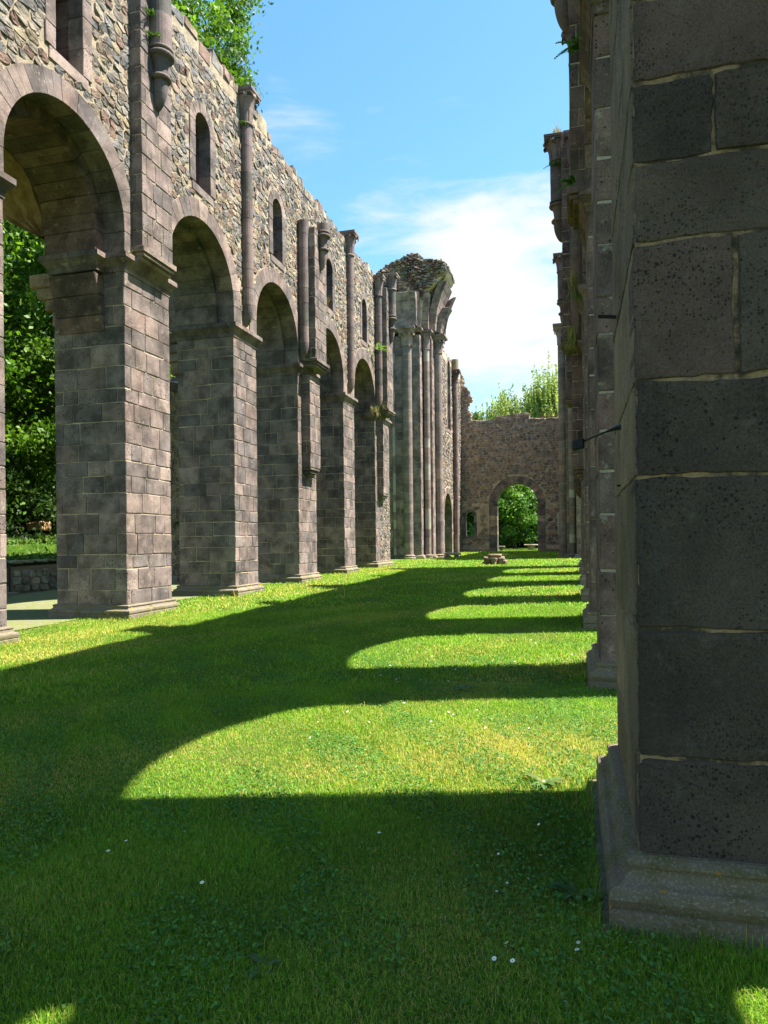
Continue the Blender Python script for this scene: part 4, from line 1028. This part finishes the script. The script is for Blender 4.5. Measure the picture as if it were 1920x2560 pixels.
# oak whose boughs hang over the wall top
def oak():
    g = np.random.default_rng(21); cl = []
    def ray(x, y):   # helper only for laying out boughs along directions from the nave
        dx, dy = x - 960., y - 1280.; s, c = math.sin(R(.6)), math.cos(R(.6)); a = c * dx - s * dy; b = s * dx + c * dy; u, v = a / 1774., (75 - b) / 1774.
        th = R(15.1); return np.array([u * math.cos(th) - math.sin(th), u * math.sin(th) + math.cos(th), v])
    spots = [(450, 40), (480, 60), (500, 100), (470, 110), (455, 75), (520, 85), (540, 30), (505, 20), (565, 15), (590, 40), (600, 5), (585, 75), (575, 110), (560, 70), (590, 120), (560, 150), (600, 100),
             (500, 140), (530, 170), (550, 190), (580, 175), (600, 190), (590, 215), (610, 235), (575, 220), (560, 205), (430, 10), (470, 0), (620, 0), (540, 150), (515, 130), (590, 150), (470, 90), (490, 130), (520, 165), (545, 205), (570, 235), (595, 235), (600, 215), (585, 30), (545, 70), (440, 50), (460, 20)]
    for i, (x, y) in enumerate(spots):
        d = ray(x, y); d = d / -d[0] ; X_ = 12.9 + g.uniform(0, 1.6); p = d * X_ + np.array([0, 0, 1.6]); cl.append(p)
    for i in range(190):
        d = g.normal(0, 1, 3); d /= np.linalg.norm(d); p = np.array([-17.8, 25, 17.5]) + d * np.array([4.2, 5.5, 5.5]) * g.uniform(.5, 1)
        r = ray(1, 1); px = (p[0] / p[1])
        if p[0] > -14.3: p[0] = -14.3 - g.uniform(0, 2)
        cl.append(p)
    return tree('oak_tree', 'tall oak behind the left arcade, its boughs hanging over the wall top against the sky', (-18.5, 27.5, 1.9), (-17.5, 25.5, 18.0), (4, 5, 5), 6, .5, len(cl), 170, .11, 'oak', .32, seed=22, clumps=cl)
oak()
# trees beyond the end wall
tree('birch_tree', 'tall weeping birch rising highest above the right half of the end wall', (-3.6, 86, .7), (-3.3, 86, 16.2), (2.3, 2.3, 6.3), 6, .25, 150, 230, .14, 'birch', .55, 3.0, bark=M_BIRCH, seed=31, up=0)
tree('birch_tree', 'shorter weeping birch above the middle of the end wall', (-8.3, 88, .7), (-8.6, 88, 14.9), (3.1, 2.6, 5.0), 6, .25, 160, 230, .14, 'birch', .6, 3.0, bark=M_BIRCH, seed=33, up=0)
tree('birch_tree', 'dense pale green birch at the right edge of the end wall, beside the dark arcade', (-.6, 92, .7), (-.8, 92, 14), (3.2, 3, 5.8), 6, .25, 160, 230, .14, 'birch', .6, 3.0, bark=M_BIRCH, seed=34, up=0)
tree('ash_tree', 'low rounded green treetop above the left half of the end wall', (-13.6, 90, .7), (-13.8, 90, 13.6), (3.0, 3, 4.2), 4, .3, 80, 170, .24, 'bright', .55, seed=36)
tree('ash_tree', 'faint distant treetop just right of the ragged wall edge', (-17.6, 120, .7), (-19.0, 120, 19.5), (1.9, 2, 4.2), 4, .3, 45, 110, .24, 'birch', .5, 1.2, seed=37)
tree('dogwood_tree', 'bright layered green tree filling the gateway arch', (-5.8, 72, .72), (-6.6, 71, 5.1), (3.2, 2.4, 3.6), 2, .2, 110, 260, .17, 'bright', .42, seed=41)
for i, (x, y, lab, sd_) in enumerate(((-2.2, 80, 'dark tree behind the bright one, on the right inside the gateway', 43), (-10.5, 79, 'dark tree seen through the small arched window of the end wall', 44), (-6.3, 84, 'dark tree directly behind the bright one in the gateway', 45))):
    tree('yew_tree', lab, (x, y, .72), (x, y, 5.2), (3.4, 2.5, 5.0), 2, .3, 110, 190, .26, 'dark', .6, seed=sd_)
def hedge():
    g = npr; n = 26000; P = np.stack([g.uniform(-26, 14, n), g.uniform(92, 97, n), g.uniform(.6, 9, n)], 1)
    P[:, 2] *= .82 + .18 * np.sin(P[:, 0] * .9) + .08 * np.sin(P[:, 0] * 2.7)
    cols = np.array(GREENS['dark'])[g.integers(3, size=n)] * g.uniform(.7, 1.3, (n, 1)); o = leafmesh('woodland', P, .55, cols); tag(o, 'dark mass of woodland far behind the gateway', 'woodland', None, 'stuff')
    n = 26000; P = np.stack([g.uniform(-44, -29, n), g.uniform(5, 60, n), g.uniform(2, 15, n)], 1)
    cols = np.array(GREENS['maple'])[g.integers(4, size=n)] * g.uniform(.5, 1.1, (n, 1)); o = leafmesh('woodland', P, .6, cols); tag(o, 'dark mass of woodland on the slope far behind the left arcade', 'woodland', None, 'stuff')
hedge()

# ------------------------------------------------------------ small plants on the masonry
def tuft(name, label, p, n=60, h=.28, spread=.12, col=(.09, .15, .02), col2=(.3, .22, .08), dry=.3, hang=0):
    mb = MB()
    for i in range(n):
        a = rnd.uniform(0, 6.28); l = h * rnd.uniform(.5, 1.1); r0 = spread * math.sqrt(rnd.random()) * .8; x, y = p[0] + r0 * math.cos(a), p[1] + r0 * math.sin(a)
        b = rnd.uniform(0, 6.28); le = l * rnd.uniform(.2, .7); dz = l * (1 if rnd.random() > hang else -.9); wv = .006; c = col if rnd.random() > dry else col2; c = tuple(q * rnd.uniform(.7, 1.3) for q in c)
        mx_, my_ = x + le * .4 * math.cos(b), y + le * .4 * math.sin(b); ex, ey = x + le * math.cos(b), y + le * math.sin(b); sx, sy = -math.sin(b) * wv, math.cos(b) * wv
        mb.add([(x - sx, y - sy, p[2]), (x + sx, y + sy, p[2]), (mx_ + sx, my_ + sy, p[2] + dz * .6), (mx_ - sx, my_ - sy, p[2] + dz * .6), (ex, ey, p[2] + dz)], [(0, 1, 2, 3), (3, 2, 4)], 0, c)
    return tag(mb.build(name, [M_GRASS]), label, 'plant', None)
def fern(name, label, p, out, n=7, L=.38, col=(.07, .15, .02)):
    mb = MB()
    for i in range(n):
        a = rnd.uniform(-1.3, 1.3); d = Vector((out[0] * math.cos(a) - out[1] * math.sin(a), out[0] * math.sin(a) + out[1] * math.cos(a), 0)); el = rnd.uniform(.1, 1.0); l = L * rnd.uniform(.6, 1.1)
        for k in range(14):
            t = k / 13; q = Vector(p) + d * l * t * math.cos(el) + Vector((0, 0, l * (t * math.sin(el) - .45 * t * t))); s = Vector((-d.y, d.x, 0)); w_ = l * .26 * (1 - t * .85)
            c = tuple(x * rnd.uniform(.8, 1.3) for x in col)
            for sg in (-1, 1): mb.add([q, q + d * .02 + s * sg * w_ * .5 + Vector((0, 0, .012)), q + s * sg * w_ + d * .03, q + d * .03 + s * sg * w_ * .45 - Vector((0, 0, .008))], [(0, 1, 2, 3)], 0, c)
    return tag(mb.build(name, [M_LEAF]), label, 'plant')
Zt = IMPZ + .36
tuft('grass_tuft', 'small grass tuft on the ledge of the first full left pier', (-8.78, 12.85, Zt), 26, .16, .05)
tuft('grass_tuft', 'large half-dry grass tuft on the ledge of the third full left pier', (-8.55, 22.35, Zt), 90, .42, .22, hang=.15, dry=.4)
tuft('grass_tuft', 'dry drooping grass on the west ledge of the fifth left pier', (-8.8, 31.3, Zt), 90, .3, .28, hang=.45, dry=.6)
tuft('grass_tuft', 'green grass tuft on the nave ledge of the fifth left pier', (-8.55, 31.75, Zt), 80, .45, .18, hang=.2, dry=.25)
tuft('grass_tuft', 'yellow grass on top of the broken pilaster of the third left pier', (-8.45, 22.85, 12.17), 70, .2, .25, dry=.55)
tuft('grass_tuft', 'dry weed standing on the sill of the third tall window', (-8.98, 25.25, 10.41), 60, .5, .15, dry=.75)
fern('fern', 'bright fern growing beside the column of the fifth left pier, halfway up', (-8.62, 31.2, 10.4), (1, -.6), 10, .55, (.14, .24, .02))
fern('fern', 'tiny fern under the capital of the column on the second left pier', (-8.72, 17.95, 13.15), (.5, -1), 5, .22)
fern('fern', 'fern on the hanging column at the top of the left wall', (-8.5, 13.2, 12.75), (.6, -1), 6, .24)
fern('fern', 'lower fern on the hanging column at the top of the left wall', (-8.5, 13.2, 12.3), (.6, -1), 6, .24)
fern('fern', 'fern at the very top of the right arcade, nearest the camera', (.12, 9.2, 7.75), (-1, -.3), 9, .30)
fern('fern', 'fern under a capital high on the dark right arcade', (-.45, 22.6, 13.2), (-.6, -1), 6, .32)
fern('fern', 'fern with hanging roots on a high ledge of the dark right arcade', (.02, 12.5, 7.66), (-1, -.6), 10, .30)
tuft('grass_tuft', 'hanging green grass on the ledge of the fourth pier of the right arcade', (.02, 17.5, 7.6), 90, .5, .15, hang=.5)
tuft('grass_tuft', 'drooping dry grass on the ledge of the fifth pier of the right arcade', (-.05, 22.0, 7.6), 90, .5, .18, hang=.5, dry=.5)
tuft('grass_tuft', 'dry grass on a capital high on the dark right arcade', (-.45, 22.7, 14.12), 60, .35, .15, dry=.8)
fern('fern', 'young green plant at the foot of the shaded side aisle wall', (-13.3, 21.9, 2.3), (1, -.5), 12, .5, (.05, .11, .02))
def twigs():
    mb = MB()
    for i in range(60):
        p = Vector((rnd.uniform(-2.6, -.3), 57.3 + rnd.uniform(0, .6), 11.2)); q = p + Vector((rnd.uniform(-.4, .4), rnd.uniform(-.1, .1), rnd.uniform(.2, .8))); tube(mb, [p, p.lerp(q, .5) + Vector((.05, 0, .05)), q], [.02, .015, .008], 4)
    tag(mb.build('dead_brushwood', [M_TWIG]), 'tangle of reddish dead brushwood on the right end of the end wall', 'brushwood')
twigs()

# ------------------------------------------------------------ lawn
FOOT = []
for (a, b, k) in PIERS:
    FOOT.append((-10.8, -8.7, a - .14, b + .14)); FOOT.append((.085, 2.1, a - .24, b + .04))
def lawn():
    g = np.random.default_rng(5)
    bands = [(1.3, 4.2, 22000, .0021, .027), (4.2, 8, 9500, .0034, .031), (8, 16, 2300, .0072, .04), (16, 32, 360, .018, .055), (32, 60, 90, .034, .06)]
    X0, X1 = -9.9, 3.4; Ps = []; Ws = []; Hs = []
    for r0, r1, den, wd, ht in bands:
        x0 = max(X0, -r1); n = int((X1 - x0) * (r1 - .0) * den)
        x = g.uniform(x0, X1, n); y = g.uniform(.6, r1, n); d = np.hypot(x, y)
        k = (d >= r0) & (d < r1) & (x > -1.05 * y - .6)
        k &= ~((x < -9.2) & (g.random(n) < .5))
        for a, b, c, e in FOOT: k &= ~((x > a) & (x < b) & (y > c) & (y < e))
        k &= ~((x < -8.35) & (y > 42) & (y < 47)); x, y = x[k], y[k]
        Ps.append(np.stack([x, y], 1)); Ws.append(np.full(len(x), wd)); Hs.append(np.full(len(x), ht))
    P = np.concatenate(Ps); W = np.concatenate(Ws); H = np.concatenate(Hs); n = len(P)
    x, y = P[:, 0], P[:, 1]
    z = np.interp(y, [7, 12.6, 22, 31, 43, 57, 66], [0, .08, .27, .42, .57, .74, .74])
    f = np.sin(x * 2.1 + 1.3 * np.sin(y * 1.1)) * np.cos(y * 1.7 + np.sin(x * 1.9)) + .5 * np.sin(x * 5.3 + y * 3.1) * np.cos(y * 4.7 - x * 2.2)
    f2 = np.sin(x * .9 + 2) * np.cos(y * .6 + 1) + .6 * np.sin(x * 2.7 - y * 1.9)
    H = H * g.uniform(.55, 1.25, n) * (1 + .22 * np.clip(f, -1, 1)); H *= 1 + .9 * (g.random(n) < .012)
    edge = np.exp(-np.abs(y - 7.0) / .35) * (x < -.2); H *= 1 + .5 * edge
    for a_, b_, c_, e_ in FOOT:
        d_ = np.maximum(np.maximum(a_ - x, x - b_), np.maximum(c_ - y, y - e_)); H *= 1 + 2.0 * np.exp(-np.clip(d_, 0, 9) / .06) * (g.random(n) < .45)
    dryp = np.clip(.07 + .30 * np.clip(f2 - .05, 0, 2) + .72 * np.exp(-((x + .5) ** 2 / 1.0 + (y - 5.5) ** 2 / .6)) + .4 * np.exp(-((x + 1.7) ** 2 / .5 + (y - 4.7) ** 2 / .15)) + .35 * np.exp(-((x + .55) ** 2 / .25 + (y - 3.0) ** 2 / 1.0)) + .30 * np.exp(-((x + 8.3) ** 2 / .8)), 0, .8)
    dry = g.random(n) < dryp
    pal = np.array([(.125, .26, .010), (.17, .32, .012), (.078, .185, .008), (.22, .36, .018), (.14, .27, .012)])
    C = pal[g.integers(len(pal), size=n)] * g.uniform(.75, 1.25, (n, 1)); C *= (1 + .16 * np.clip(f, -1, 1))[:, None]
    C[dry] = np.array([(.46, .38, .07), (.38, .36, .06), (.52, .40, .13)])[g.integers(3, size=dry.sum())] * g.uniform(.8, 1.15, (dry.sum(), 1))
    a = g.uniform(0, 2 * np.pi, n); lean = H * g.uniform(.3, 1.25, n); dx, dy = np.cos(a), np.sin(a); b = a + g.normal(0, .5, n)
    sx, sy = -np.sin(b) * W / 2, np.cos(b) * W / 2
    V = np.empty((n, 5, 3), np.float32); zb = z - .004
    V[:, 0] = np.stack([x - sx, y - sy, zb], 1); V[:, 1] = np.stack([x + sx, y + sy, zb], 1)
    mxx, myy = x + dx * lean * .35, y + dy * lean * .35
    V[:, 2] = np.stack([mxx + sx * .85, myy + sy * .85, z + H * .62], 1); V[:, 3] = np.stack([mxx - sx * .85, myy - sy * .85, z + H * .62], 1)
    V[:, 4] = np.stack([x + dx * lean, y + dy * lean, z + H * np.sqrt(np.clip(1 - (lean / H) ** 2 * .55, .2, 1))], 1)
    me = bpy.data.meshes.new('grass'); me.vertices.add(5 * n); me.vertices.foreach_set('co', V.ravel())
    I = np.arange(n, dtype=np.int32)[:, None] * 5; L = np.concatenate([I + 0, I + 1, I + 2, I + 3, I + 3, I + 2, I + 4], 1).astype(np.int32)
    me.loops.add(7 * n); me.loops.foreach_set('vertex_index', L.ravel())
    st = np.stack([np.arange(n) * 7, np.arange(n) * 7 + 4], 1).astype(np.int32).ravel(); me.polygons.add(2 * n); me.polygons.foreach_set('loop_start', st)
    me.update(calc_edges=True)
    at = me.attributes.new('tint', 'FLOAT_COLOR', 'FACE'); cc = np.ones((2 * n, 4), np.float32); cc[:, :3] = np.repeat(C, 2, 0); at.data.foreach_set('color', cc.ravel())
    me.materials.append(M_GRASS); tag(link(me, 'grass'), 'short mown green grass with dry patches covering the nave floor', 'grass', None, 'stuff')
    print('blades', n)
    # clover and ground cover leaves
    m = 150000; x = g.uniform(-6, 1.4, m); y = g.uniform(1.6, 9.5, m)
    q = np.sin(x * 3.1 + 2 * np.sin(y * 1.3)) * np.cos(y * 2.9 + x) + .6 * np.sin(x * 7 + y * 5) + .9 * np.exp(-((x - .0) ** 2 / .5)) - .05
    k = (q > .25) & (g.random(m) < .85)
    for a_, b_, c_, e_ in FOOT: k &= ~((x > a_) & (x < b_) & (y > c_) & (y < e_))
    k |= (g.random(m) < .06) & (x < -.15); x, y = x[k], y[k]; m = len(x); z = np.interp(y, [7, 12.6], [0, .08]) + g.uniform(.014, .038, m)
    cols = np.array([(.07, .185, .03), (.095, .23, .035), (.055, .145, .025)])[g.integers(3, size=m)] * g.uniform(.8, 1.25, (m, 1))
    o = leafmesh('clover', np.stack([x, y, z], 1), .0155, cols, mat=M_GRASS, up=2.2, elong=1.15); tag(o, 'patches of small round clover leaves in the grass', 'clover', None, 'stuff')
lawn()
def lawn_far():
    g = np.random.default_rng(9); n = 30000; x = g.uniform(-12, 3, n); y = g.uniform(58.3, 80, n); P = np.stack([x, y, np.full(n, .75)], 1)
    cols = np.array([(.08, .17, .015), (.11, .2, .02), (.2, .2, .05)])[g.integers(3, size=n)]; tag(leafmesh('meadow_grass', P, .10, cols, mat=M_GRASS, up=0, elong=1.5), 'sunlit grass beyond the gateway', 'grass', None, 'stuff')
    n = 26000; x = g.uniform(-22, -16.1, n); y = g.uniform(12, 26, n); z = np.interp(-x, [15.95, 17.6, 17.62, 22], [.88, 1.02, 1.38, 1.9]) + np.interp(y, [7, 12.6, 22, 31], [0, .08, .27, .42]) + g.uniform(0, .12, n)
    cols = np.array([(.06, .14, .015), (.10, .19, .02), (.04, .09, .01), (.16, .2, .04)])[g.integers(4, size=n)]; tag(leafmesh('undergrowth', np.stack([x, y, z], 1), .09, cols, mat=M_GRASS, up=0, elong=1.8), 'weeds and ground cover on the terrace slope', 'undergrowth', None, 'stuff')
lawn_far()

def daisies():
    mb = MB(); k = 9
    for i in range(k):
        a = 2 * math.pi * i / k; c, s = math.cos(a), math.sin(a); q = .0022
        mb.add([(c * .003 - s * q, s * .003 + c * q, .044), (c * .003 + s * q, s * .003 - c * q, .044), (c * .0115 + s * q * 1.3, s * .0115 - c * q * 1.3, .046), (c * .0115 - s * q * 1.3, s * .0115 + c * q * 1.3, .046)], [(0, 1, 2, 3)], 0)
    lathe(mb, 0, 0, [(.0038, .044), (.003, .048), (.0005, .049)], 8, (.7, .5, .03), 1); tube(mb, [(0, 0, 0), (.002, 0, .02), (0, 0, .044)], .0008, 4, 2)
    first = mb.build('daisy', [M_WHITE, M_YEL, M_GRASS]); g = np.random.default_rng(3); L = []
    for i in range(52): L.append((g.uniform(-3.4, -.4), 7.6 + abs(g.normal(0, .9)) * 1.2))
    for i in range(16): L.append((g.uniform(-.5, .05), g.uniform(1.9, 4.2)))
    for i in range(22): L.append((g.uniform(-3.5, .0), g.uniform(2.2, 7)))
    for i in range(14): L.append((g.uniform(-1.8, -.2), g.uniform(4.9, 6.6)))
    for i in range(30): L.append((g.uniform(-5.5, .0), g.uniform(8.5, 14)))
    lab = 'small white daisy dotted about in the grass of the lawn'
    for i, (x, y) in enumerate(L):
        o = first if i == 0 else first.copy()
        if i: S.collection.objects.link(o)
        s = g.uniform(.55, .95); o.location = (x, y, gz(y)); o.scale = (s, s, s * g.uniform(.7, 1.1)); o.rotation_euler = (g.normal(0, .3) - .25, g.normal(0, .3), g.uniform(0, 6)); tag(o, lab, 'daisy', 'daisies in the lawn')
daisies()
def weeds():
    def weed(p, n, L, label, col=(.07, .15, .04)):
        mb = MB()
        for i in range(n):
            a = 2 * math.pi * i / n + rnd.uniform(-.3, .3); d = Vector((math.cos(a), math.sin(a), 0)); s = Vector((-d.y, d.x, 0)); l = L * rnd.uniform(.7, 1.1); e = rnd.uniform(.3, .8); vs = []
            for t, w_ in ((0, .04), (.3, .14), (.6, .17), (.85, .10), (1, .005)):
                q = Vector(p) + d * l * t + Vector((0, 0, l * (e * t - .5 * t * t) + .01)); vs += [q - s * l * w_, q - Vector((0, 0, .006)), q + s * l * w_]
            mb.add(vs, [(3 * i_ + j, 3 * i_ + j + 1, 3 * i_ + j + 4, 3 * i_ + j + 3) for i_ in range(4) for j in (0, 1)], 0, tuple(x * rnd.uniform(.8, 1.2) for x in col))
        tag(mb.build('broadleaf_weed', [M_LEAF]), label, 'weed')
    weed((-1.18, 7.55, .0), 7, .16, 'broad-leaved weed rosette in the shade just beyond the largest sunlit patch')
    weed((-.02, 3.3, .0), 9, .13, 'broad-leaved weed by the stone foot of the nearest right pier')
    weed((-.22, 4.75, .0), 8, .16, 'sunlit broad-leaved weed at the right end of the largest sunlit patch', (.11, .2, .04))
    weed((-1.15, 2.45, .0), 8, .10, 'small broad-leaved weed in the shaded grass nearest the camera')
weeds()

# ------------------------------------------------------------ groups of repeats
GROUPS = {'arcade_wall': 'arcade walls of the nave', 'crossing_pier': 'clustered piers of the crossing', 'choir_wall': 'side walls of the choir', 'stone_bench': 'stone benches',
          'maple_tree': 'trees behind the left arcade', 'hazel_shrub': 'shrubs on the terrace slope', 'birch_tree': 'birches beyond the end wall', 'ash_tree': 'treetops above the end wall',
          'yew_tree': 'dark trees beyond the gateway', 'grass_tuft': 'grass tufts growing on the masonry', 'fern': 'ferns growing on the masonry', 'broadleaf_weed': 'broad-leaved weeds in the lawn'}
for o in S.objects:
    if o.parent is None and o.name.split('.')[0] in GROUPS: o['group'] = GROUPS[o.name.split('.')[0]]
